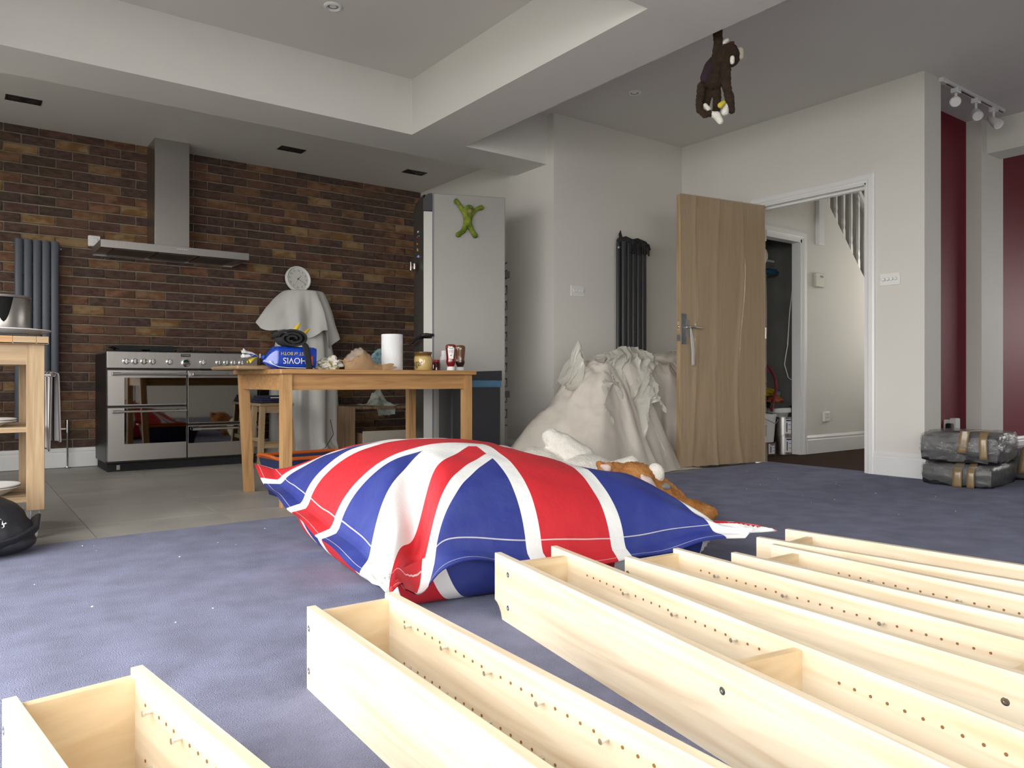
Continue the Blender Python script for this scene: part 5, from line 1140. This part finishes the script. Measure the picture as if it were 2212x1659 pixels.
fuse('body', g, M['brown_plush'], t, 0.004, 3, fuzz=0.004)
def lump(nm, pts, rs, m):
    g = MB(); capsule(g, pts, rs); fuse(nm, g, m, t, 0.004)
lump('muzzle', [Q_(1010, 510, -0.03), Q_(1015, 590, -0.03)], [45 * S, 42 * S], M['cream_plush'])
lump('ear', [Q_(905, 605, -0.085), Q_(905, 665, -0.085)], [28 * S, 28 * S], M['white_plush'])
lump('ear', [Q_(800, 395, -0.02), Q_(835, 360, -0.02)], [30 * S, 26 * S], M['white_plush'])
lump('foot', [Q_(625, 1380), Q_(690, 1400), Q_(740, 1480)], [36 * S, 52 * S, 40 * S], M['white_plush'])
lump('foot', [Q_(530, 1265, 0.0), Q_(580, 1310, 0.0)], [32 * S, 28 * S], M['white_plush'])
lump('hand', [Q_(830, 1220, -0.03), Q_(805, 1350, -0.03)], [24 * S, 48 * S], M['white_plush'])
lump('waistcoat', [Q_(590, 740, -0.02), Q_(535, 880, -0.02)], [70 * S, 66 * S], mat('plum_felt', (0.030, 0.012, 0.020), 0.9, var=0.2))
lump('tuft', [Q_(890, 430, -0.03), Q_(925, 385, -0.03)], [45 * S, 12 * S], mat('reddish_plush', (0.09, 0.025, 0.02), 0.95, var=0.4, vscale=50))
lump('banana_toy', [Q_(740, 1260, -0.05), Q_(790, 1220, -0.05)], [36 * S, 26 * S], mat('yellow_felt', (0.60, 0.50, 0.04), 0.8, var=0.1))
MB().ball(Q_(968, 530, -0.055), 0.006).build('eye', M['black'], t)

# ================================================================ open door wrapped in film
H0 = Vector((5.345, 3.738, 0.012)); P0 = Vector((4.47, 3.872, 0.012)); DL = (P0 - H0).length; DA = math.atan2((P0 - H0).y, (P0 - H0).x)
t = thing('door_1', 'open pale oak veneer door wrapped in clear protective film', 'door', H0, DA)
DH = 2.095
MB().cbox(0, DL, -0.044, 0.0, 0, DH, 0.0015).build('door_leaf', M['door_veneer'], t)
MB().box(DL, DL + 0.002, -0.0435, -0.0005, 0.001, DH - 0.001).build('edge_lipping', M['pine_pale_z'], t, smooth=0)
def film(i, j):
    x = -0.005 + (DL + 0.012) * i; z = -0.004 + (DH + 0.006) * j
    r1 = max(0, math.sin(24 * i + 5 * nz((i * 2, j * 1.2, 0), 1, 91))) ** 8 * 0.018 * (0.4 + nz((i * 3, j * 2, 0), 1, 92) ** 2 * 4)
    r2 = 0.006 * abs(nz((i * 9 + 2 * j, j * 4, 0), 1, 93)) * (1 + 3 * max(0, 0.35 - j)) + (0.02 * max(0, 0.06 - j) / 0.06) * abs(nz((i * 12, 0, 0), 1, 94))
    return (x, 0.003 + r1 + r2, z + 0.008 * (j < 0.02) * nz((i * 15, 0, 0), 1, 95))
MB().grid(110, 150, film).build('protective_film', M['film'], t, smooth=60, fix=False)
M['duct'] = mat('duct', (0.22, 0.23, 0.24), 0.3, 0.5, var=0.3, vscale=20, bump=0.4, bscale=30)
hx = DL - 0.06; hzz = 1.072
for zz in (0.25, 1.05, 1.85): MB().tube([(-0.004, 0.004, zz - 0.045), (-0.004, 0.006, zz + 0.045)], 0.007, 10).build('hinge', M['chrome'], t)
MB().box(DL - 0.052, DL - 0.004, 0.004, 0.0075, 0.94, 1.175).build('tape', M['duct'], t); MB().box(DL + 0.002, DL + 0.004, -0.04, 0.0, 0.965, 1.015).build('tape', M['duct'], t)
MB().box(DL + 0.0015, DL + 0.003, -0.034, -0.012, 1.045, 1.115).build('latch_plate', M['chrome'], t)
MB().ball((DL + 0.004, -0.023, 1.075), 0.006, 0.008, 0.012).build('latch_bolt', mat('brass', (0.6, 0.4, 0.12), 0.25, 1.0, var=0.1), t)
h = MB().box(hx - 0.016, hx + 0.016, 0.003, 0.008, 0.995, 1.135).build('handle_plate', M['steel'], t)
MB().tube([(hx, 0.005, hzz), (hx, 0.046, hzz), (hx - 0.01, 0.05, hzz), (hx - 0.06, 0.05, hzz - 0.002), (hx - 0.115, 0.05, hzz - 0.006)], [0.009, 0.009, 0.009, 0.008, 0.0065], 12).build('lever', M['chrome'], h)
def rib(i, j): return (hx + 0.012 - 0.004 * j + (i - 0.5) * (0.012 + 0.02 * math.sin(min(1, j * 1.6) * 2.2)) - 0.028 * j, 0.058 + 0.008 * math.sin(j * 4), hzz - 0.01 - 0.285 * j)
o = MB().grid(6, 24, rib).build('cloth_strip', M['sheet_white'], smooth=60, fix=False); o.matrix_basis = t.matrix_basis.copy()
o.modifiers.new('thickness', 'SOLIDIFY').thickness = 0.002; tag(o, 'narrow white cloth strip tied to the door lever', 'cloth strip')

# ================================================================ light switches and sockets
def dimmer(label, F):
    t = thing('light_switch', label, 'light switch', F.translation); t.matrix_basis = F
    MB().cbox(-0.073, 0.073, -0.043, 0.043, 0, 0.007, 0.002).build('plate', M['white_plastic'], t)
    for k in range(4): MB().lathe([(0.0125, 0.007), (0.0125, 0.016), (0.010, 0.020), (0, 0.020)], 18, M=Matrix.Translation((-0.042 + 0.028 * k, 0, 0))).build('dimmer_knob', M['gloss_white'], t)
    for x in (-0.066, 0.066): MB().lathe([(0.0028, 0.007), (0.0028, 0.0076), (0, 0.0076)], 8, M=Matrix.Translation((x, 0, 0))).build('screw', M['chrome'], t)
q = at_y(1247, 629, 4.62); dimmer('white four knob dimmer plate on the wall left of the dark radiator', frame(q, (1, 0, 0), (0, 0, 1)))
q = at_x(1923, 603, 5.35); dimmer('white four knob dimmer plate on the wall right of the doorway', frame(q, (0, -1, 0), (0, 0, 1)))
q = at_y(1783, 900, 3.95)
t = thing('wall_socket', 'single white socket plate on the hall wall', 'socket', q); t.matrix_basis = frame(q, (1, 0, 0), (0, 0, 1))
MB().cbox(-0.05, 0.05, -0.045, 0.045, 0, 0.022, 0.004).build('plate', M['white_plastic'], t)
for a, b in ((0, 0.018), (-0.012, -0.006), (0.012, -0.006)): MB().box(a - 0.003, a + 0.003, b - 0.005, b + 0.005, 0.0215, 0.0225).build('pin_slot', M['black'], t)
q = at_y(1766, 606, 3.95)
t = thing('alarm_panel', 'small cream alarm keypad with dark display on the hall wall', 'keypad', q); t.matrix_basis = frame(q, (1, 0, 0), (0, 0, 1))
MB().cbox(-0.075, 0.075, -0.065, 0.065, 0, 0.03, 0.006).build('case', mat('cream_plastic', (0.55, 0.53, 0.45), 0.5, var=0.05), t); MB().box(-0.005, 0.045, 0.025, 0.045, 0.03, 0.0312).build('display', M['black'], t)
q = at_y(2048, 918, 2.77)
t = thing('plug_adapter', 'white plug adapter in the red wall socket', 'plug', q); t.matrix_basis = frame(q, (1, 0, 0), (0, 0, 1))
MB().cbox(-0.08, 0.08, -0.045, 0.045, 0, 0.008, 0.002).build('socket_plate', M['white_plastic'], t); MB().cbox(0.0, 0.075, -0.05, 0.055, 0.008, 0.06, 0.006).build('adapter', M['white_plastic'], t)
q2 = q + Vector((-0.045, -0.008, -0.01))
t = thing('black_plug', 'black mains plug beside the white adapter on the red wall', 'plug', q2); t.matrix_basis = frame(q2, (1, 0, 0), (0, 0, 1))
MB().cbox(-0.028, 0.028, -0.026, 0.026, 0, 0.045, 0.008).build('plug_body', M['black'], t); MB().tube([(0, -0.02, 0.03), (0.0, -0.06, 0.04), (0.01, -0.14, 0.03), (0.02, -0.30, 0.02)], 0.004, 8).build('flex', M['black'], t)
q = at_y(896, 900, 6.79)
t = thing('wall_socket', 'white wall socket low on the brick wall left of the fridge', 'socket', q); t.matrix_basis = frame(q, (1, 0, 0), (0, 0, 1))
MB().cbox(-0.073, 0.073, -0.043, 0.043, -0.002, 0.012, 0.003).build('plate', M['white_plastic'], t)

# ================================================================ ceiling lights
def round_light(label, x, y, z):
    t = thing('downlight', label, 'downlight', (x, y, z), 0, 'round white downlights')
    MB().lathe([(0.030, -0.003), (0.040, -0.012), (0.050, -0.008), (0.052, 0.0), (0.030, 0.002)], 32).build('bezel', M['gloss_white'], t)
    MB().lathe([(0, 0.0), (0.030, 0.0), (0.030, -0.0035), (0, -0.002)], 24).build('lamp', mat('lamp_glass', (0.25, 0.25, 0.25), 0.2, var=0.1), t)
round_light('round white downlight in the raised tray ceiling', 1.73, 4.045, Z2); round_light('round white downlight in the ceiling near the hanging monkey', 4.04, 3.94, Z2)
for x, lab in ((0.385, 'black twin downlight in the kitchen ceiling at the left edge'), (2.265, 'black twin downlight in the kitchen ceiling, middle of three'), (3.43, 'black twin downlight in the kitchen ceiling nearest the fridge')):
    t = thing('twin_downlight', lab, 'downlight', (x, 6.15, 2.60), 0, 'black twin downlights')
    g = MB().box(-0.105, 0.105, -0.058, -0.050, -0.004, 0.0).box(-0.105, 0.105, 0.050, 0.058, -0.004, 0.0).box(-0.105, -0.097, -0.05, 0.05, -0.004, 0).box(0.097, 0.105, -0.05, 0.05, -0.004, 0).box(-0.006, 0.006, -0.05, 0.05, -0.003, 0); g.build('frame', M['black'], t, smooth=0)
    MB().box(-0.097, 0.097, -0.05, 0.05, -0.0015, 0.0).build('back_plate', M['black_matt'], t, smooth=0)
    for s in (-1, 1): MB().lathe([(0.040, -0.0015), (0.036, -0.005), (0.030, -0.003), (0.026, -0.0025), (0, -0.0045)], 24, M=Matrix.Translation((s * 0.05, 0, 0))).build('lamp', mat('lamp_dark', (0.05, 0.05, 0.05), 0.2, 0.6, var=0.2), t)
t = thing('track_light', 'white ceiling track with three spotlights by the red wall', 'track light', (5.62, 2.47, Z2))
MB().box(0, 1.0, -0.018, 0.018, -0.022, 0.0).build('track', M['gloss_white'], t, smooth=0); MB().box(0.04, 1.0, -0.006, 0.006, -0.0225, -0.02).build('track_slot', M['black'], t, smooth=0)
MB().cbox(-0.06, 0.02, -0.024, 0.024, -0.030, 0.0, 0.003).build('end_feed', M['gloss_white'], t)
for x, az, tilt in ((0.19, 200, -8), (0.52, 215, -38), (0.83, 240, -40)):
    b_ = MB().cbox(x - 0.03, x + 0.03, -0.025, 0.025, -0.055, -0.018, 0.004).build('adapter', M['gloss_white'], t)
    MB().tube([(x, 0, -0.055), (x, 0, -0.11)], 0.009, 10).build('stem', M['gloss_white'], t)
    Mx = Matrix.Translation((x, 0, -0.125)) @ Matrix.Rotation(R(az), 4, 'Z') @ Matrix.Rotation(R(90 - tilt), 4, 'Y')
    hd = MB().lathe([(0.0, -0.085), (0.006, -0.08), (0.022, -0.04), (0.033, 0.01), (0.036, 0.055), (0.036, 0.07), (0.032, 0.07), (0.030, 0.06)], 24, M=Mx).build('spot_head', M['gloss_white'], t)
    MB().lathe([(0.0, 0.052), (0.031, 0.058), (0.031, 0.06), (0.0, 0.056)], 20, M=Mx).build('lamp', mat('lamp_spot', (0.10, 0.09, 0.09), 0.3, var=0.1), hd)

# ================================================================ wrapped parcels
e1 = Vector((0.629, -0.777, 0)); PA = math.atan2(e1.y, e1.x)
M['parcel_black'] = mat('parcel_black', (0.022, 0.022, 0.025), 0.35, var=0.4, vscale=9, bump=0.3, bscale=25)
M['tape_brown'] = mat('tape_brown', (0.27, 0.185, 0.09), 0.3, var=0.25, vscale=14, coat=0.3)
def lump_box(w_, d_, h_, seed, amp, rnd=0.25):
    g = MB(); g.ball((0, 0, 0), 1, n=48, m=28)
    for i, p in enumerate(g.v):
        q = Vector(p); s = max(abs(q.x), abs(q.y), abs(q.z)); c_ = q / s; q = c_.lerp(q, rnd)
        k = amp * (nz(p, 2.3, seed) + 0.7 * ridge(p, 5, seed + 1) + 0.4 * ridge(p, 11, seed + 2) - 0.5)
        q = q * (1 + k); g.v[i] = Vector((q.x * w_ / 2, q.y * d_ / 2, h_ / 2 + q.z * h_ / 2))
    zmin = min(p.z for p in g.v)
    for i, p in enumerate(g.v): g.v[i].z = max(0.0, (p.z - zmin) if p.z < h_ * 0.3 else p.z)
    return g
def parcel(label, loc, rz, w_, d_, h_, seed, tapes, amp=0.05):
    t = thing('wrapped_parcel', label, 'parcel', loc, rz, 'parcels wrapped in plastic')
    lump_box(w_ * 0.93, d_ * 0.93, h_ * 0.9, seed, 0.02, 0.12).build('contents', M['parcel_black'], t, smooth=50)
    lump_box(w_, d_, h_, seed + 3, amp, 0.30).build('plastic_wrap', M['wrap'], t, smooth=40)
    for (x0, x1, skew, ylo, zlo) in tapes:
        def tp(i, j):
            s = j * (h_ * 0.75 + 0.22) ; xx = lerp(x0, x1, i) + skew * j
            if s < h_ * 0.75: return (xx, -d_ / 2 - 0.008 + 0.02 * (s / h_) ** 3, zlo + s)
            k = s - h_ * 0.75; return (xx, -d_ / 2 + 0.012 + k, min(h_ * 1.0 + 0.004, zlo + h_ * 0.75 + k * 0.6) + 0.004)
        o = MB().grid(4, 20, tp).build('brown_tape', M['tape_brown'], t, smooth=60, fix=False); o.modifiers.new('thickness', 'SOLIDIFY').thickness = 0.001
    return t
def place(u, v, dx=0.0, dy=0.0): p = at_z(u, v); return p
PA = R(6 - 90)
parcel('flat black parcel in clear plastic, bottom of the pair by the skirting', (5.395, 2.21, 0), PA, 0.44, 0.60, 0.15, 5, ((-0.008, 0.046, 0, 0, 0.003), (0.074, 0.116, 0, 0, 0.003)), 0.025)
parcel('bulging black parcel in clear plastic and brown tape, top of the pair', (5.385, 2.205, 0.150), PA + R(3), 0.48, 0.60, 0.20, 11, ((0.0, 0.055, 0.05, 0, 0.07), (0.125, 0.170, -0.01, 0, 0.035)), 0.05)
parcel('plastic wrapped parcel cut off by the right edge of the picture', (6.02, 1.98, 0), R(-80), 0.40, 0.5, 0.22, 17, ((-0.12, -0.06, 0.05, 0, 0.05),), 0.05)

# ================================================================ hall and cupboard contents
t = thing('staircase', 'white staircase balustrade seen through the doorway', 'staircase', (6.62, 3.98, 0))
for k in range(7):
    x = 0.06 + 0.135 * k; zb = 2.36 - (x) * 1.0
    g = MB(); cut = [(-0.02, 0), (-0.02, 0.10), (-0.009, 0.13), (-0.018, 0.17), (-0.010, 0.22), (-0.017, 0.42), (-0.010, 0.62), (-0.018, 0.66), (-0.009, 0.70), (-0.02, 0.73), (-0.02, 0.85)]
    poly_ = [(a, b_) for a, b_ in cut] + [(-a, b_) for a, b_ in cut[::-1]]
    g.prism([(x + a, zb + b_) for a, b_ in poly_], -0.012, 0.012).build('baluster', M['gloss_white'], t, smooth=0)
MB().add([(0.36, -0.03, 2.79), (1.38, -0.03, 1.80), (1.38, -0.03, 1.74), (0.30, -0.03, 2.79), (0.36, 0.03, 2.79), (1.38, 0.03, 1.80), (1.38, 0.03, 1.74), (0.30, 0.03, 2.79)], [(0, 1, 2, 3), (4, 5, 6, 7), (0, 1, 5, 4), (3, 2, 6, 7), (0, 3, 7, 4), (1, 2, 6, 5)]).build('handrail', M['gloss_white'], t, smooth=0)
MB().cbox(-0.20, -0.11, -0.07, -0.03, 1.93, Z2 - 0.002, 0.003).build('newel_drop', M['gloss_white'], t)
# paint tins
def tin(label, loc, r, h_, body, nm='paint_tin'):
    t = thing(nm, label, 'paint tin', loc, 0, 'paint tins in the cupboard')
    MB().lathe([(0, 0), (r * 1.02, 0), (r * 1.02, 0.005), (r, 0.007), (r, h_ - 0.008), (r * 1.03, h_ - 0.006), (r * 1.03, h_), (r * 0.9, h_), (r * 0.88, h_ - 0.004), (0, h_ - 0.004)], 32).build('can', body, t)
    fa_ = math.atan2(-loc[1], -loc[0])
    def lab(i, j): a = fa_ + 0.15 + (i) * 0.85; return (r * 1.006 * math.cos(a), r * 1.006 * math.sin(a), h_ * (0.12 + 0.76 * j))
    MB().grid(10, 4, lab).build('paper_label', M['print_white'], t, smooth=60, fix=False)
    for (a0, a1, j0, j1) in ((0.25, 0.38, 0.12, 0.75), (0.50, 0.97, 0.28, 0.31), (0.50, 0.97, 0.60, 0.63), (0.22, 0.95, 0.86, 0.95)):
        MB().grid(6, 3, lambda i, j: Vector(lab(a0 + (a1 - a0) * i, j0 + (j1 - j0) * j)) * 1.0 + Vector((-0.0007 * loc[0] / 5, -0.0007, 0))).build('label_print', mat('label_navy', (0.02, 0.03, 0.10), 0.5, var=0.1), t, smooth=60, fix=False)
    return t
tin('silver paint tin, lower of the two stacked in the cupboard', (6.17, 4.12, -0.004), 0.085, 0.172, M['steel']); tin('silver paint tin, upper of the two stacked in the cupboard', (6.165, 4.12, 0.168), 0.085, 0.172, M['steel'])
tin('small white and dark red paint tin on the cupboard floor', (5.97, 4.15, -0.004), 0.075, 0.12, mat('tin_red', (0.10, 0.015, 0.012), 0.4, var=0.3, vscale=14))
t = thing('white_bucket', 'white plastic bucket standing left of the silver tins', 'bucket', (5.93, 4.16, 0.116))
MB().lathe([(0, 0), (0.085, 0), (0.105, 0.23), (0.112, 0.23), (0.112, 0.255), (0.105, 0.255), (0.102, 0.24), (0.083, 0.005), (0, 0.005)], 32).build('pail', M['white_plastic'], t); MB().tube([(-0.1, -0.03, 0.24), (-0.07, -0.10, 0.2), (0, -0.125, 0.17), (0.07, -0.10, 0.2), (0.1, -0.03, 0.24)], 0.003, 6).build('bail', M['chrome'], t)
t = thing('tub_with_lid', 'white lidded tub on top of the silver tins', 'tub', (6.12, 4.14, 0.340))
MB().lathe([(0, 0), (0.085, 0), (0.095, 0.045), (0, 0.045)], 32).build('tub', mat('grey_plastic', (0.35, 0.36, 0.36), 0.4, var=0.1), t); MB().lathe([(0, 0.04), (0.112, 0.04), (0.114, 0.045), (0.114, 0.08), (0.108, 0.085), (0, 0.085)], 32).build('lid', M['white_plastic'], t)
t = thing('black_tray', 'black plastic tray balanced on the lidded tub', 'tray', (6.06, 4.18, 0.426))
MB().cbox(-0.2, 0.2, -0.14, 0.14, 0, 0.03, 0.006).box(-0.21, 0.21, -0.15, -0.14, 0.02, 0.045).box(-0.21, 0.21, 0.14, 0.15, 0.02, 0.045).build('tray_body', M['black'], t)
for lab, dx, dy, dz, r, col_, nm in (('orange packet on the black tray', -0.01, -0.06, 0.0, (0.085, 0.05, 0.04), '#a4562a', 'packet'), ('yellow packet on the black tray above the orange one', -0.03, 0.0, 0.07, (0.09, 0.05, 0.04), '#a98f16', 'packet'), ('white plastic bag on the black tray at its right', 0.10, 0.03, 0.02, (0.06, 0.05, 0.06), '#8f9296', 'plastic bag'), ('cream paper bundle heaped behind the yellow packet', -0.06, 0.08, 0.05, (0.11, 0.05, 0.10), '#7f7a70', 'paper')):
    tag(crumple(nm.replace(' ', '_'), (6.06 + dx, 4.18 + dy, 0.457 + dz), r[0], r[1], r[2], 0.35, len(lab), mat(nm + '_skin', rgb(col_)[:3], 0.5, var=0.3, vscale=30), True, 28), lab, nm)
hp = [Vector((5.86, 4.03, 0.40)), Vector((5.92, 4.05, 0.50)), Vector((5.975, 4.06, 0.60)), Vector((5.97, 4.07, 0.70)), Vector((5.925, 4.08, 0.77)), Vector((5.90, 4.10, 0.80)), Vector((5.86, 4.10, 0.74))]
tag(MB().tube(hp, 0.014, 10).build('hose', mat('hose_red', (0.16, 0.012, 0.016), 0.4, var=0.1)), 'dark red hose curving up beside the white bucket', 'hose')
t = thing('cupboard_shelf', 'white shelf with wooden batten high in the cupboard', 'shelf', (5.52, 4.35, 1.76))
MB().box(0, 0.85, 0, 0.5, 0.05, 0.07).build('board', M['white_paint'], t, smooth=0); MB().box(0, 0.85, 0.0, 0.02, -0.06, 0.05).build('fascia', M['cupboard'], t, smooth=0); MB().box(0, 0.85, -0.015, 0.0, -0.09, -0.06).build('batten', M['pine'], t, smooth=0); MB().tube([(0.62, -0.02, -0.09), (0.62, -0.03, -0.12), (0.64, -0.05, -0.15), (0.66, -0.05, -0.14)], 0.004, 6).build('hook', M['chrome'], t)
tag(crumple('blue_bag', (6.28, 4.30, 1.672), 0.11, 0.05, 0.035, 0.2, 9, mat('blue_film', (0.02, 0.10, 0.18), 0.3, var=0.3, vscale=25), True, 28), 'bright blue packet lying along the shelf batten', 'packet')
bpk = bpy.data.objects['blue_bag']; bpk.location = (6.24, 4.30, 1.70)
tag(MB().cbox(5.95, 6.30, 4.40, 4.70, 1.83, 1.99, 0.004).build('storage_box', M['cupboard']), 'grey box standing on the cupboard shelf', 'box')
tag(crumple('dark_bundle', (5.80, 4.50, 1.83), 0.14, 0.10, 0.10, 0.3, 14, M['black_matt'], True, 28), 'dark bundle beside the grey box on the cupboard shelf', 'bundle')
tag(crumple('cloth_bundle', (5.79, 4.10, 1.72), 0.085, 0.06, 0.075, 0.2, 19, M['cream_plush'], False, 28), 'cream cloth bundle hanging at the cupboard top left', 'cloth')
wc = [Vector((6.25, 4.06, 1.90)), Vector((6.23, 4.06, 1.55)), Vector((6.18, 4.06, 1.30)), Vector((6.15, 4.06, 1.0)), Vector((6.12, 4.06, 0.90)), Vector((6.10, 4.06, 0.82)), Vector((6.16, 4.06, 0.70)), Vector((6.26, 4.06, 0.66))]
tag(MB().tube(wc, 0.004, 6).tube([p + Vector((0.015 * math.sin(i), 0.006, 0)) for i, p in enumerate(wc[:4])], 0.003, 6).build('cable', M['white_plastic']), 'white cable dangling down inside the cupboard', 'cable')
# bits of lint on the carpet
g = MB(); rr = random.Random(5)
for k in range(60):
    x, y = rr.uniform(0.2, 4.8), rr.uniform(1.7, 3.55); s = rr.uniform(0.0015, 0.004); g.ball((x, y, s * 0.5), s, s * 0.8, s * 0.6, 6, 4)
o = g.build('lint', M['white_plastic'], smooth=0); o['kind'] = 'stuff'; tag(o, 'tiny pale bits of lint scattered on the blue carpet', 'lint')
